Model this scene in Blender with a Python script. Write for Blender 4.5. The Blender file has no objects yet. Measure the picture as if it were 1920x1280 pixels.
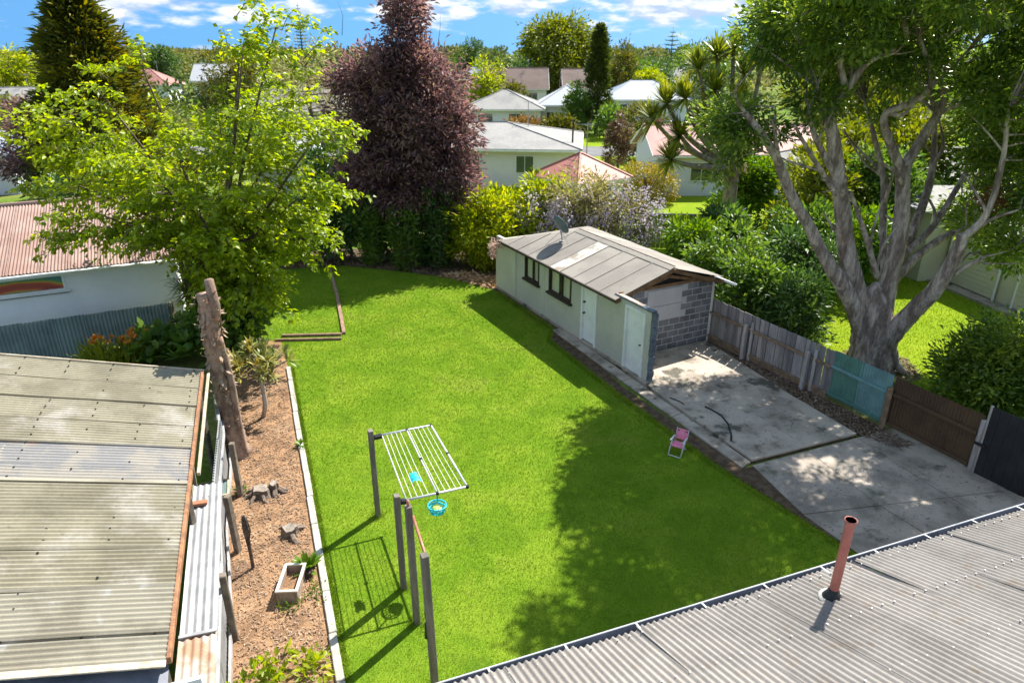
import bpy, math, random
import numpy as np
from mathutils import Vector, Matrix

# ------------------------------------------------------------------ camera, sky, sun, exposure
SC = bpy.context.scene
COL = SC.collection
CAM_H = 8.4
PITCH = math.atan(540 / 1280.0)
cd = bpy.data.cameras.new('camera'); cam = bpy.data.objects.new('camera', cd); COL.objects.link(cam)
cam.location = (0, 0, CAM_H); cam.rotation_euler = (math.pi / 2 - PITCH, 0, 0)
cd.lens = 24.0; cd.sensor_width = 36.0; cd.clip_start = 0.1; cd.clip_end = 6000
cd.dof.use_dof = True; cd.dof.focus_distance = 10.5; cd.dof.aperture_fstop = 1.7
SC.camera = cam

SUN_DIR = Vector((0.51, 0.68, 1.0)).normalized()        # towards the sun
SUN_EL = math.asin(SUN_DIR.z); SUN_AZ = math.atan2(SUN_DIR.x, SUN_DIR.y)
wd = bpy.data.worlds.new('World'); SC.world = wd; wd.use_nodes = True
nt = wd.node_tree; nt.nodes.clear()
def wn(t, **k):
    n = nt.nodes.new(t)
    for a, b in k.items(): setattr(n, a, b)
    return n
wl = nt.links.new
out = wn('ShaderNodeOutputWorld'); bg = wn('ShaderNodeBackground'); bg.inputs[1].default_value = 0.125
wl(bg.outputs[0], out.inputs[0])
tc = wn('ShaderNodeTexCoord'); sep = wn('ShaderNodeSeparateXYZ'); wl(tc.outputs['Generated'], sep.inputs[0])
ab = wn('ShaderNodeMath', operation='ABSOLUTE'); wl(sep.outputs[2], ab.inputs[0])
lift = wn('ShaderNodeMath', operation='MULTIPLY_ADD'); wl(ab.outputs[0], lift.inputs[0])
lift.inputs[1].default_value = 3.0; lift.inputs[2].default_value = 1.1   # clear maritime air: little whitening at the horizon
cmb = wn('ShaderNodeCombineXYZ'); wl(sep.outputs[0], cmb.inputs[0]); wl(sep.outputs[1], cmb.inputs[1]); wl(lift.outputs[0], cmb.inputs[2])
nrm = wn('ShaderNodeVectorMath', operation='NORMALIZE'); wl(cmb.outputs[0], nrm.inputs[0])
sky = wn('ShaderNodeTexSky', sky_type='NISHITA', sun_disc=False, sun_elevation=SUN_EL, sun_rotation=SUN_AZ,
         altitude=50, air_density=1.0, dust_density=0.1, ozone_density=2.0)
wl(nrm.outputs[0], sky.inputs[0])
# clouds: small fair-weather cumulus, the same all round the sky
def cloud(dz):
    mp = wn('ShaderNodeMapping'); mp.inputs['Scale'].default_value = (1, 1, 3.6); mp.inputs['Location'].default_value = (1.7, 0.35, dz)
    wl(tc.outputs['Generated'], mp.inputs[0])
    n = wn('ShaderNodeTexNoise'); n.inputs['Scale'].default_value = 11; n.inputs['Detail'].default_value = 6; n.inputs['Roughness'].default_value = 0.56
    wl(mp.outputs[0], n.inputs['Vector']); return n.outputs[0]
n0 = cloud(0.0); n1 = cloud(0.035)
thr = wn('ShaderNodeMapRange'); thr.interpolation_type = 'SMOOTHSTEP'; thr.clamp = True
wl(sep.outputs[2], thr.inputs[0]); thr.inputs[1].default_value = 0.008; thr.inputs[2].default_value = 0.055
thr.inputs[3].default_value = -0.12; thr.inputs[4].default_value = 0.05
sm = wn('ShaderNodeMath', operation='ADD'); wl(n0, sm.inputs[0]); wl(thr.outputs[0], sm.inputs[1])
cov = wn('ShaderNodeMapRange'); cov.interpolation_type = 'SMOOTHSTEP'; wl(sm.outputs[0], cov.inputs[0])
cov.inputs[1].default_value = 0.49; cov.inputs[2].default_value = 0.63; cov.inputs[4].default_value = 0.93
dif = wn('ShaderNodeMath', operation='SUBTRACT'); wl(n0, dif.inputs[0]); wl(n1, dif.inputs[1])
shd = wn('ShaderNodeMapRange'); wl(dif.outputs[0], shd.inputs[0]); shd.inputs[1].default_value = -0.07; shd.inputs[2].default_value = 0.05
ccol = wn('ShaderNodeMix', data_type='RGBA'); wl(shd.outputs[0], ccol.inputs['Factor'])
ccol.inputs['A'].default_value = (2.0, 2.5, 3.3, 1); ccol.inputs['B'].default_value = (3.9, 3.95, 4.0, 1)
mx = wn('ShaderNodeMix', data_type='RGBA'); wl(cov.outputs[0], mx.inputs['Factor']); hsv = wn('ShaderNodeHueSaturation'); hsv.inputs['Hue'].default_value = 0.485; hsv.inputs['Saturation'].default_value = 1.18; wl(sky.outputs[0], hsv.inputs['Color']); wl(hsv.outputs[0], mx.inputs['A']); wl(ccol.outputs['Result'], mx.inputs['B'])
wl(mx.outputs['Result'], bg.inputs[0])

sl = bpy.data.lights.new('sun', 'SUN'); sl.energy = 5.0; sl.angle = math.radians(0.5); sl.color = (1.0, 0.95, 0.86)
so = bpy.data.objects.new('sun', sl); COL.objects.link(so); so.location = (20, 30, 60)
so.rotation_euler = SUN_DIR.to_track_quat('Z', 'Y').to_euler()
vs = SC.view_settings; vs.view_transform = 'Standard'; vs.look = 'None'; vs.gamma = 1; vs.use_curve_mapping = False
vs.exposure = 1.2

# ------------------------------------------------------------------ helpers
RN = random.Random(11); NR = np.random.default_rng(11)
U = RN.uniform
def V(*a): return Vector(a)
def ray(px, py):                       # direction through a photo pixel, used to measure the place
    x = (px - 960) / 1280; y = (640 - py) / 1280
    return V(x, math.cos(PITCH) + y * math.sin(PITCH), -math.sin(PITCH) + y * math.cos(PITCH))
def G(px, py, z=0.0):
    d = ray(px, py); t = (z - CAM_H) / d.z; return V(0, 0, CAM_H) + d * t
def W(px, py, Y):
    d = ray(px, py); return V(0, 0, CAM_H) + d * (Y / d.y)
def hexc(h):
    h = h.lstrip('#'); r = [int(h[i:i + 2], 16) / 255 for i in (0, 2, 4)]
    return tuple(((c + 0.055) / 1.055) ** 2.4 if c > 0.04045 else c / 12.92 for c in r) + (1,)
def col(c): return hexc(c) if isinstance(c, str) else (tuple(c) + (1,))[:4]

ORI = {}
def origin(o): return ORI.get(o.name, V(0, 0, 0)) if o else V(0, 0, 0)
def tag(o, label=None, cat=None, group=None, kind=None):
    if label: o['label'] = label
    if cat: o['category'] = cat
    if group: o['group'] = group
    if kind: o['kind'] = kind
    return o
def thing(name, label, cat, loc=(0, 0, 0), group=None):
    o = bpy.data.objects.new(name, None); COL.objects.link(o); o.location = loc; o.empty_display_size = 0.2
    ORI[o.name] = Vector(loc); return tag(o, label, cat, group)
def link(name, me, parent, loc):
    o = bpy.data.objects.new(name, me); COL.objects.link(o)
    o.parent = parent; o.location = Vector(loc) - origin(parent); ORI[o.name] = Vector(loc); return o
def inst(name, me, loc, rotz, parent):                     # shares mesh data; me built round its own origin
    o = link(name, me, parent, loc); o.rotation_euler = (0, 0, rotz); return o

class MB:
    def __init__(s): s.v = []; s.f = []
    def add(s, v, f):
        n = len(s.v); s.v += [Vector(p) for p in v]; s.f += [tuple(i + n for i in q) for q in f]; return s
    def box(s, c, size, ax=None):
        c = Vector(c); a = ax or (V(1, 0, 0), V(0, 1, 0), V(0, 0, 1)); h = [Vector(a[i]) * size[i] / 2 for i in range(3)]
        v = [c + h[0] * i + h[1] * j + h[2] * k for k in (-1, 1) for j in (-1, 1) for i in (-1, 1)]
        return s.add(v, [(0, 2, 3, 1), (4, 5, 7, 6), (0, 1, 5, 4), (2, 6, 7, 3), (0, 4, 6, 2), (1, 3, 7, 5)])
    def bbox(s, c, size, ax=None, b=0.01):                 # box with chamfered edges
        c = Vector(c); a = ax or (V(1, 0, 0), V(0, 1, 0), V(0, 0, 1)); v = []; f = []
        hx, hy, hz = [q / 2 for q in size]
        def P(x, y, z): return c + Vector(a[0]) * x + Vector(a[1]) * y + Vector(a[2]) * z
        idx = {}
        for sx in (-1, 1):
            for sy in (-1, 1):
                for sz in (-1, 1):
                    for k in range(3):
                        q = [sx * (hx - b), sy * (hy - b), sz * (hz - b)]; q[k] = (sx * hx, sy * hy, sz * hz)[k]
                        idx[sx, sy, sz, k] = len(v); v.append(P(*q))
        I = lambda x, y, z, k: idx[x, y, z, k]
        for t in (-1, 1):
            q = [I(t, -1, -1, 0), I(t, 1, -1, 0), I(t, 1, 1, 0), I(t, -1, 1, 0)]; f.append(q if t > 0 else q[::-1])
            q = [I(-1, t, -1, 1), I(1, t, -1, 1), I(1, t, 1, 1), I(-1, t, 1, 1)]; f.append(q[::-1] if t > 0 else q)
            q = [I(-1, -1, t, 2), I(1, -1, t, 2), I(1, 1, t, 2), I(-1, 1, t, 2)]; f.append(q if t > 0 else q[::-1])
        for p in (-1, 1):
            for q in (-1, 1):
                f.append((I(p, q, -1, 0), I(p, q, 1, 0), I(p, q, 1, 1), I(p, q, -1, 1)))
                f.append((I(p, -1, q, 0), I(p, 1, q, 0), I(p, 1, q, 2), I(p, -1, q, 2)))
                f.append((I(-1, p, q, 1), I(1, p, q, 1), I(1, p, q, 2), I(-1, p, q, 2)))
        for x in (-1, 1):
            for y in (-1, 1):
                for z in (-1, 1): f.append((I(x, y, z, 0), I(x, y, z, 1), I(x, y, z, 2)))
        return s.add(v, f)
    def beam(s, a, b, w, h, up=(0, 0, 1), bev=0.0):
        a = Vector(a); b = Vector(b); d = b - a; L = d.length; d = d / L; up = Vector(up)
        sd = d.cross(up)
        if sd.length < 1e-4: sd = d.cross(V(0.36, 0.93, 0))
        sd.normalize(); u2 = sd.cross(d)
        if bev: return s.bbox((a + b) / 2, (L, w, h), (d, sd, u2), bev)
        return s.box((a + b) / 2, (L, w, h), (d, sd, u2))
    def tube(s, pts, rad, seg=8, cap=True, wob=0.0):
        pts = [Vector(p) for p in pts]; n = len(pts)
        if not hasattr(rad, '__len__'): rad = [rad] * n
        v = []; f = []; x = None
        for i in range(n):
            t = (pts[min(i + 1, n - 1)] - pts[max(i - 1, 0)]).normalized()
            if x is None:
                x = t.orthogonal().normalized()
            x = (x - t * x.dot(t)).normalized(); y = t.cross(x)
            for k in range(seg):
                a = 2 * math.pi * k / seg; r = rad[i] * (1 + (U(-wob, wob) if wob else 0))
                v.append(pts[i] + (x * math.cos(a) + y * math.sin(a)) * r)
        for i in range(n - 1):
            for k in range(seg):
                k2 = (k + 1) % seg
                f.append((i * seg + k, i * seg + k2, (i + 1) * seg + k2, (i + 1) * seg + k))
        if cap: f.append(tuple(range(seg))[::-1]); f.append(tuple((n - 1) * seg + k for k in range(seg)))
        return s.add(v, f)
    def prism(s, pts, z0, z1):
        n = len(pts); v = [(p[0], p[1], z0) for p in pts] + [(p[0], p[1], z1) for p in pts]
        ar = sum(pts[i][0] * pts[(i + 1) % n][1] - pts[(i + 1) % n][0] * pts[i][1] for i in range(n))
        f = [tuple(range(n))[::-1], tuple(range(n, 2 * n))] + [(i, (i + 1) % n, n + (i + 1) % n, n + i) for i in range(n)]
        if ar < 0: f = [q[::-1] for q in f]
        return s.add(v, f)
    def poly(s, pts): return s.add(pts, [tuple(range(len(pts)))])
    def slab(s, pts, th, nrm=None):                         # a flat polygon in space given a thickness downwards
        pts = [Vector(p) for p in pts]; n = len(pts)
        nn = nrm or (pts[1] - pts[0]).cross(pts[2] - pts[0]).normalized()
        if nn.z < 0: nn = -nn; pts = pts[::-1]
        return s.add(pts + [p - nn * th for p in pts], [tuple(range(n)), tuple(range(n, 2 * n))[::-1]] + [(i, n + i, n + (i + 1) % n, (i + 1) % n) for i in range(n)])
    def mesh(s, name, mat, smooth=False, off=V(0, 0, 0)):
        me = bpy.data.meshes.new(name); me.from_pydata([p - off for p in s.v], [], s.f)
        if mat: me.materials.append(mat)
        if smooth: me.polygons.foreach_set('use_smooth', [True] * len(me.polygons))
        me.update(); return me
    def build(s, name, mat, parent=None, smooth=False, kind=None, bevel=0.0):
        mn = V(*[min(p[i] for p in s.v) for i in range(3)]); mxx = V(*[max(p[i] for p in s.v) for i in range(3)])
        c = (mn + mxx) / 2
        if parent is None: c.z = mn.z
        o = link(name, s.mesh(name, mat, smooth, c), parent, c)
        if kind: o['kind'] = kind
        if bevel:
            b = o.modifiers.new('bevel', 'BEVEL'); b.width = bevel; b.segments = 2; b.limit_method = 'ANGLE'
        return o

def np_mesh(name, verts, faces, mat, rnd=None, smooth=False):   # verts (n,3), faces (m,k)
    me = bpy.data.meshes.new(name); k = faces.shape[1]; m = len(faces)
    me.vertices.add(len(verts)); me.vertices.foreach_set('co', verts.astype(np.float32).ravel())
    me.loops.add(m * k); me.loops.foreach_set('vertex_index', faces.astype(np.int32).ravel())
    me.polygons.add(m); me.polygons.foreach_set('loop_start', np.arange(0, m * k, k, dtype=np.int32))
    if rnd is not None:
        a = me.attributes.new('rnd', 'FLOAT', 'POINT'); a.data.foreach_set('value', rnd.astype(np.float32))
    me.update(calc_edges=True); me.validate()
    if smooth: me.polygons.foreach_set('use_smooth', np.ones(m, bool))
    me.materials.append(mat); return me
def unit(a): return a / np.maximum(np.linalg.norm(a, axis=1, keepdims=True), 1e-6)
def leaf_geo(P, D, L, Wd, fold=0.25, up=0.6, droop=0.0):
    n = len(P); D = unit(D); rv = NR.normal(size=(n, 3)); rv[:, 2] += up * 2
    S = unit(np.cross(D, rv)); N = np.cross(S, D)
    L = (L * NR.uniform(0.7, 1.25, n))[:, None]; w = (Wd * NR.uniform(0.75, 1.2, n))[:, None] / 2
    mid = P + D * L * 0.5
    tip = P + D * L - N * L * 0.12; tip[:, 2] -= (L[:, 0] * droop)
    v = np.stack([P, mid + S * w + N * w * fold, tip, mid - S * w + N * w * fold], 1).reshape(-1, 3)
    b = np.arange(n)[:, None] * 4
    f = np.concatenate([b + np.array([[0, 1, 2]]), b + np.array([[0, 2, 3]])], 1).reshape(-1, 3)
    return v, f, np.repeat(NR.random(n), 4)
def add_leaves(name, geo, mat, parent, kind=None):
    v = np.concatenate([g[0] for g in geo]); o = 0; fs = []
    for g in geo: fs.append(g[1] + o); o += len(g[0])
    f = np.concatenate(fs); r = np.concatenate([g[2] for g in geo])
    c = Vector(((v.min(0) + v.max(0)) / 2).tolist())
    ob = link(name, np_mesh(name, v - np.array(c), f, mat, r), parent, c)
    if kind: ob['kind'] = kind
    return ob

# ------------------------------------------------------------------ materials
def nodes(name):
    m = bpy.data.materials.new(name); m.use_nodes = True; t = m.node_tree; t.nodes.clear()
    o = t.nodes.new('ShaderNodeOutputMaterial'); return m, t, o
def mixc(t, fac, a, b, mode='MIX'):
    n = t.nodes.new('ShaderNodeMix'); n.data_type = 'RGBA'; n.blend_type = mode
    for k, x in (('Factor', fac), ('A', a), ('B', b)):
        if hasattr(x, 'is_output'): t.links.new(x, n.inputs[k])
        else: n.inputs[k].default_value = x
    return n.outputs['Result']
def noise(t, sc, det=5, rough=0.6, vec=None, stretch=None):
    n = t.nodes.new('ShaderNodeTexNoise'); n.inputs['Scale'].default_value = sc; n.inputs['Detail'].default_value = det; n.inputs['Roughness'].default_value = rough
    if vec is None: vec = t.nodes.new('ShaderNodeNewGeometry').outputs['Position']
    if stretch:
        mp = t.nodes.new('ShaderNodeMapping'); mp.inputs['Scale'].default_value = stretch[:3]
        if len(stretch) > 3: mp.inputs['Rotation'].default_value = (0, 0, stretch[3])
        t.links.new(vec, mp.inputs[0]); vec = mp.outputs[0]
    t.links.new(vec, n.inputs['Vector']); return n.outputs[0]
def rng(t, x, a, b, lo=0.0, hi=1.0):
    n = t.nodes.new('ShaderNodeMapRange'); n.interpolation_type = 'SMOOTHSTEP'; t.links.new(x, n.inputs[0])
    for i, q in enumerate((a, b, lo, hi)): n.inputs[i + 1].default_value = q
    return n.outputs[0]
def M(name, c1, c2=None, sc=3.0, lo=0.4, hi=0.62, rough=0.8, bump=0.0, bsc=40.0, metal=0.0, spec=0.3, orand=0.0, stains=(), stretch=None, grain=0.25, gsc=60.0, bstretch=None, rot=None):
    m, t, o = nodes(name); p = t.nodes.new('ShaderNodeBsdfPrincipled'); t.links.new(p.outputs[0], o.inputs[0])
    c = col(c1)
    if c2 is not None: c = mixc(t, rng(t, noise(t, sc, stretch=stretch), lo, hi), c, col(c2))
    for (sc3, a, b, c3, amt) in stains: c = mixc(t, rng(t, noise(t, sc3, 6, 0.65), a, b, 0, amt), c, col(c3))
    if grain:
        g = noise(t, gsc, 3, 0.7, stretch=bstretch); gg = rng(t, g, 0.25, 0.75, 1 - grain, 1 + grain)
        mu = t.nodes.new('ShaderNodeVectorMath'); mu.operation = 'SCALE'
        if hasattr(c, 'is_output'): t.links.new(c, mu.inputs[0])
        else: mu.inputs[0].default_value = c[:3]
        t.links.new(gg, mu.inputs['Scale']); c = mu.outputs[0]
    if orand:
        oi = t.nodes.new('ShaderNodeObjectInfo'); mr = t.nodes.new('ShaderNodeMapRange'); t.links.new(oi.outputs['Random'], mr.inputs[0])
        mr.inputs[3].default_value = 1 - orand; mr.inputs[4].default_value = 1 + orand
        mu = t.nodes.new('ShaderNodeVectorMath'); mu.operation = 'SCALE'
        if hasattr(c, 'is_output'): t.links.new(c, mu.inputs[0])
        else: mu.inputs[0].default_value = c[:3]
        t.links.new(mr.outputs[0], mu.inputs['Scale']); c = mu.outputs[0]
    if hasattr(c, 'is_output'): t.links.new(c, p.inputs['Base Color'])
    else: p.inputs['Base Color'].default_value = c
    p.inputs['Roughness'].default_value = rough; p.inputs['Metallic'].default_value = metal; p.inputs['Specular IOR Level'].default_value = spec
    if bump:
        b = t.nodes.new('ShaderNodeBump'); b.inputs['Strength'].default_value = bump; b.inputs['Distance'].default_value = 0.02
        t.links.new(noise(t, bsc, 6, 0.65, stretch=bstretch), b.inputs['Height']); t.links.new(b.outputs[0], p.inputs['Normal'])
    return m
def LM(name, cols, trans=0.4, rough=0.5, big=0.35, bigsc=0.8, spec=0.35, patches=()):
    m, t, o = nodes(name); a = t.nodes.new('ShaderNodeAttribute'); a.attribute_name = 'rnd'
    x = mixc(t, big, a.outputs['Fac'], rng(t, noise(t, bigsc, 3), 0.3, 0.7))
    cr = t.nodes.new('ShaderNodeValToRGB'); e = cr.color_ramp.elements
    for i, c in enumerate(cols):
        q = i / (len(cols) - 1)
        el = e[i] if i < 2 and len(cols) == 2 else (e[0] if i == 0 else (e[len(e) - 1] if i == len(cols) - 1 else e.new(q)))
        el.position = q; el.color = col(c)
    t.links.new(x, cr.inputs[0])
    p = t.nodes.new('ShaderNodeBsdfPrincipled'); p.inputs['Roughness'].default_value = rough; p.inputs['Specular IOR Level'].default_value = spec
    lc = cr.outputs[0]
    for (ps, pa_, pb2, pc, pam) in patches: lc = mixc(t, rng(t, noise(t, ps, 5, 0.6), pa_, pb2, 0, pam), lc, col(pc))
    t.links.new(lc, p.inputs['Base Color'])
    tr = t.nodes.new('ShaderNodeBsdfTranslucent')
    hs = t.nodes.new('ShaderNodeHueSaturation'); hs.inputs['Hue'].default_value = 0.488; hs.inputs['Saturation'].default_value = 1.1; hs.inputs['Value'].default_value = 1.5
    t.links.new(lc, hs.inputs['Color']); t.links.new(hs.outputs[0], tr.inputs[0])
    ms = t.nodes.new('ShaderNodeMixShader'); ms.inputs[0].default_value = trans
    t.links.new(p.outputs[0], ms.inputs[1]); t.links.new(tr.outputs[0], ms.inputs[2]); t.links.new(ms.outputs[0], o.inputs[0]); return m
def glassy(name, c, rough=0.08, spec=0.7, alpha=None):
    m, t, o = nodes(name); p = t.nodes.new('ShaderNodeBsdfPrincipled'); p.inputs['Base Color'].default_value = col(c)
    p.inputs['Roughness'].default_value = rough; p.inputs['Specular IOR Level'].default_value = spec
    t.links.new(p.outputs[0], o.inputs[0])
    if alpha is not None:
        tr = t.nodes.new('ShaderNodeBsdfTransparent'); ms = t.nodes.new('ShaderNodeMixShader'); ms.inputs[0].default_value = alpha
        t.links.new(tr.outputs[0], ms.inputs[1]); t.links.new(p.outputs[0], ms.inputs[2]); t.links.new(ms.outputs[0], o.inputs[0])
    return m

# shared geometry of the place: the garage frame (u along its lawn wall towards the house, v across)
GU = V(0.457, -0.8894, 0).normalized(); GV = V(0.8894, 0.457, 0).normalized()
GL = V(-0.5775, 25.242, 0)                       # far end of the lawn wall
def GA(s, v, z): return GL + GU * s + GV * v + V(0, 0, z)
HA = V(0.937, 0.35, 0).normalized(); HB = V(0.35, -0.937, 0).normalized()   # along and up the foreground house roof

# ------------------------------------------------------------------ surfaces: ground, lawn, bed, concrete
m_ground = M('ground_grass', (0.10, 0.17, 0.02), (0.16, 0.17, 0.05), sc=0.15, rough=1, spec=0.05, grain=0.35, gsc=8, stains=[(0.05, 0.5, 0.7, (0.09, 0.13, 0.03), 0.7)])
m_lawnsoil = M('lawn_turf', (0.105, 0.19, 0.012), (0.155, 0.235, 0.018), sc=0.8, rough=1, spec=0.02, bump=0.5, bsc=60, grain=0.4, gsc=45, stains=[(0.4, 0.54, 0.7, (0.16, 0.20, 0.03), 0.6), (0.9, 0.55, 0.7, (0.05, 0.11, 0.012), 0.5)])
m_nlawn = M('neighbour_turf', (0.16, 0.24, 0.012), (0.20, 0.27, 0.015), sc=0.5, rough=1, spec=0.05, bump=0.5, bsc=50, grain=0.3, gsc=30)
m_conc = M('weathered_concrete', (0.42, 0.36, 0.295), (0.26, 0.22, 0.18), sc=1.1, lo=0.38, hi=0.66, rough=0.85, bump=0.25, bsc=50, grain=0.16, gsc=80,
           stains=[(0.75, 0.565, 0.63, (0.06, 0.06, 0.045), 0.9), (2.2, 0.52, 0.7, (0.15, 0.115, 0.08), 0.75), (7, 0.62, 0.72, (0.42, 0.39, 0.35), 0.6)])
m_conc2 = M('driveway_concrete', (0.37, 0.315, 0.26), (0.21, 0.18, 0.15), sc=1.1, lo=0.4, hi=0.66, rough=0.85, bump=0.3, bsc=45, grain=0.18, gsc=70,
            stains=[(1.3, 0.53, 0.68, (0.085, 0.09, 0.065), 0.85), (4.5, 0.56, 0.7, (0.36, 0.33, 0.30), 0.6), (9, 0.6, 0.68, (0.09, 0.075, 0.06), 0.6)], orand=0.10)
m_kerb = M('edging_concrete', (0.46, 0.44, 0.40), (0.33, 0.31, 0.27), sc=4, rough=0.9, bump=0.25, bsc=40, grain=0.15, orand=0.08)
m_soil = M('dark_soil', (0.075, 0.05, 0.033), (0.125, 0.088, 0.058), sc=5, rough=1, spec=0.1, bump=0.9, bsc=40, grain=0.4)
m_bark = M('bark_mulch', (0.34, 0.205, 0.115), (0.21, 0.125, 0.072), sc=2.5, rough=1, spec=0.05, bump=1.0, bsc=50, grain=0.4, gsc=50,
           stains=[(1.2, 0.55, 0.75, (0.40, 0.29, 0.19), 0.7), (0.9, 0.56, 0.66, (0.15, 0.10, 0.07), 0.7)])
m_road = M('asphalt', (0.16, 0.16, 0.165), (0.12, 0.12, 0.125), sc=0.5, rough=0.9, grain=0.1)

def sheet(name, pts, z, mat, kind='structure', th=None):
    mb = MB()
    if th: mb.prism([(p[0], p[1]) for p in pts], z - th, z)
    else: mb.poly([(p[0], p[1], z) for p in pts])
    o = mb.build(name, mat); o['kind'] = kind; return o
def flip_up(o): return o
sheet('ground', [(-2500, -200), (2500, -200), (2500, 4500), (-2500, 4500)], -0.03, m_ground)
LAWN = [(-1.2, 3.8), (-2.47, 7.19), (-4.48, 12.55), (-6.49, 17.92), (-7.35, 19.95), (-9.0, 20.2), (-9.6, 27.9), (-7.2, 28.3), (-4.8, 27.5), (-2.9, 26.7),
        (-1.5, 26.0), (-0.85, 25.3), (-0.55, 24.7), (1.42, 20.95), (1.25, 20.0), (2.95, 16.2), (4.6, 12.75), (6.3, 9.93), (7.6, 7.2), (7.6, 3.8)]
sheet('lawn', LAWN, 0.0, m_lawnsoil)
sheet('neighbour_lawn', [(8.0, 22.5), (10.9, 12.0), (20, 8), (24, 23), (24, 44), (9.5, 44)], -0.012, m_nlawn)
sheet('background_lawn', [(2, 28.2), (9.5, 28.2), (16, 44.5), (16, 66), (-2, 66), (-2, 44)], -0.02, m_nlawn)
sheet('road', [(-120, 62), (150, 62), (150, 69), (-120, 69)], -0.016, m_road)
sheet('verge', [(-120, 69.05), (150, 69.05), (150, 79), (-120, 79)], -0.016, m_nlawn)

# garden bed with its bark, soil strips
FENCE_L = [(-2.6, 3.1), (-3.75, 6.2), (-4.63, 8.58), (-5.39, 10.39), (-6.15, 12.59), (-7.3, 15.1), (-8.2, 17.1), (-9.0, 19.3)]
EDGE = [(-1.2, 3.8), (-2.47, 7.19), (-4.48, 12.55), (-6.49, 17.92)]
sheet('garden_bed', [(p[0] + 0.0, p[1]) for p in EDGE] + [(-7.3, 19.9), (-9.0, 20.15)] + FENCE_L[::-1], 0.008, m_bark)
sheet('back_border', [(-9.8, 27.6), (-7.2, 28.25), (-4.8, 27.45), (-2.9, 26.65), (-1.5, 25.95), (-0.85, 25.25), (-0.5, 24.6), (0.2, 25.6), (1, 28), (0, 31), (-11, 31)], 0.006, m_soil)
sheet('leaf_heap_ground', [(-3.0, 26.75), (-2.0, 26.1), (-0.95, 25.15), (-0.58, 25.1), (-0.6, 26.4), (-2.0, 27.3)], 0.012, m_bark)
sheet('soil_strip', [(-0.55, 24.75), (1.42, 20.95), (1.25, 20.0), (2.95, 16.2), (4.6, 12.8), (6.3, 9.95), (7.55, 7.25), (7.75, 7.3), (6.5, 9.95), (5.9, 11.2), (5.4, 12.85), (5.05, 12.7), (3.02, 16.75), (1.75, 20.55), (-0.3, 24.85)], 0.008, m_soil)
sheet('fence_border', [(6.12, 19.95), (6.8, 17.85), (7.5, 15.95), (8.25, 14.25), (8.8, 13.6), (9.35, 13.85), (6.2, 20.1)], 0.01, m_soil)

# path beside the slab, slab panels, driveway panels (each cast panel its own piece)
def panels(name, rows, z, th, mat, child='panel', gap=0.012):
    o = MB().prism([rows[0][0], rows[0][-1], rows[-1][-1], rows[-1][0]], -0.028, z - 0.05).build(name, m_soil); o['kind'] = 'structure'
    for r in range(len(rows) - 1):
        for c in range(len(rows[r]) - 1):
            q = [Vector((*rows[r][c], 0)), Vector((*rows[r][c + 1], 0)), Vector((*rows[r + 1][c + 1], 0)), Vector((*rows[r + 1][c], 0))]
            ce = sum(q, V(0, 0, 0)) / 4
            q = [p + (ce - p).normalized() * gap for p in q]
            MB().prism([(p.x, p.y) for p in q], z - th, z + U(-0.004, 0.004)).build(child, mat, o, bevel=0.008)
    return o
def lerp2(a, b, t): return (a[0] + (b[0] - a[0]) * t, a[1] + (b[1] - a[1]) * t)
pa = ((1.3, 20.85), (5.05, 12.72)); pb = ((1.62, 20.99), (5.32, 12.95))
panels('concrete_path', [[lerp2(*pa, t), lerp2(*pb, t)] for t in (0, 0.13, 0.28, 0.47, 0.72, 1)], 0.035, 0.06, m_conc)
s0 = ((2.98, 18.25), (6.1, 19.85)); s1 = ((4.15, 15.6), (7.42, 16.0)); s2 = ((5.34, 12.96), (8.2, 14.1))
panels('concrete_slab', [[lerp2(*s, t) for t in (0, 0.5, 1)] for s in (s0, s1, s2)], 0.085, 0.13, m_conc, gap=0.006)
d0 = ((5.3, 12.84), (9.4, 14.53)); d1 = ((5.75, 11.1), (10.35, 11.9)); d2 = ((6.35, 9.85), (11.2, 10.2)); d3 = ((7.6, 7.2), (12.6, 7.4))
panels('driveway', [[lerp2(*s, t) for t in (0, 0.36, 0.7, 1)] for s in (d0, d1, d2, d3)], 0.02, 0.05, m_conc2)

# concrete edging along the bed: separate lengths
ed = MB().beam((-2.47, 7.19, -0.03), (-6.49, 17.92, -0.03), 0.1, 0.05).build('bed_edging', m_kerb); tag(ed, 'pale concrete edging strip between the bark bed and the lawn', 'edging')
L = 0
pts = [Vector((*p, 0)) for p in EDGE]; dist = 0
for i in range(3):
    a, b = pts[i], pts[i + 1]; n = max(1, round((b - a).length / 0.9)); d = (b - a).normalized(); sd = V(d.y, -d.x, 0)
    for k in range(n):
        p = a + (b - a) * (k / n); q = a + (b - a) * ((k + 1) / n); j = sd * U(-0.012, 0.012)
        MB().beam(p + d * 0.006 + j + V(0, 0, 0.005), q - d * 0.006 + j + V(0, 0, 0.005 + U(-0.006, 0.006)), 0.125, 0.11, bev=0.012).build('edging_block', m_kerb, ed)
m_sleeper = M('old_sleeper', (0.30, 0.19, 0.14), (0.2, 0.125, 0.095), sc=6, rough=0.95, bump=0.6, bsc=40, bstretch=(1, 1, 1), grain=0.3)
te = thing('timber_edging', 'brown timber edging laid in an L across the far left of the lawn', 'edging', (-5.47, 20.44, 0))
for a, b, w in (((-5.45, 20.5), (-6.6, 24.4), 0.12), ((-6.61, 24.43), (-7.65, 27.6), 0.12), ((-5.5, 20.42), (-7.4, 20.3), 0.09), ((-5.42, 20.05), (-7.5, 19.92), 0.07)):
    MB().beam((*a, 0.03), (*b, 0.03), w, 0.1, bev=0.012).build('timber', m_sleeper, te)

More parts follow.
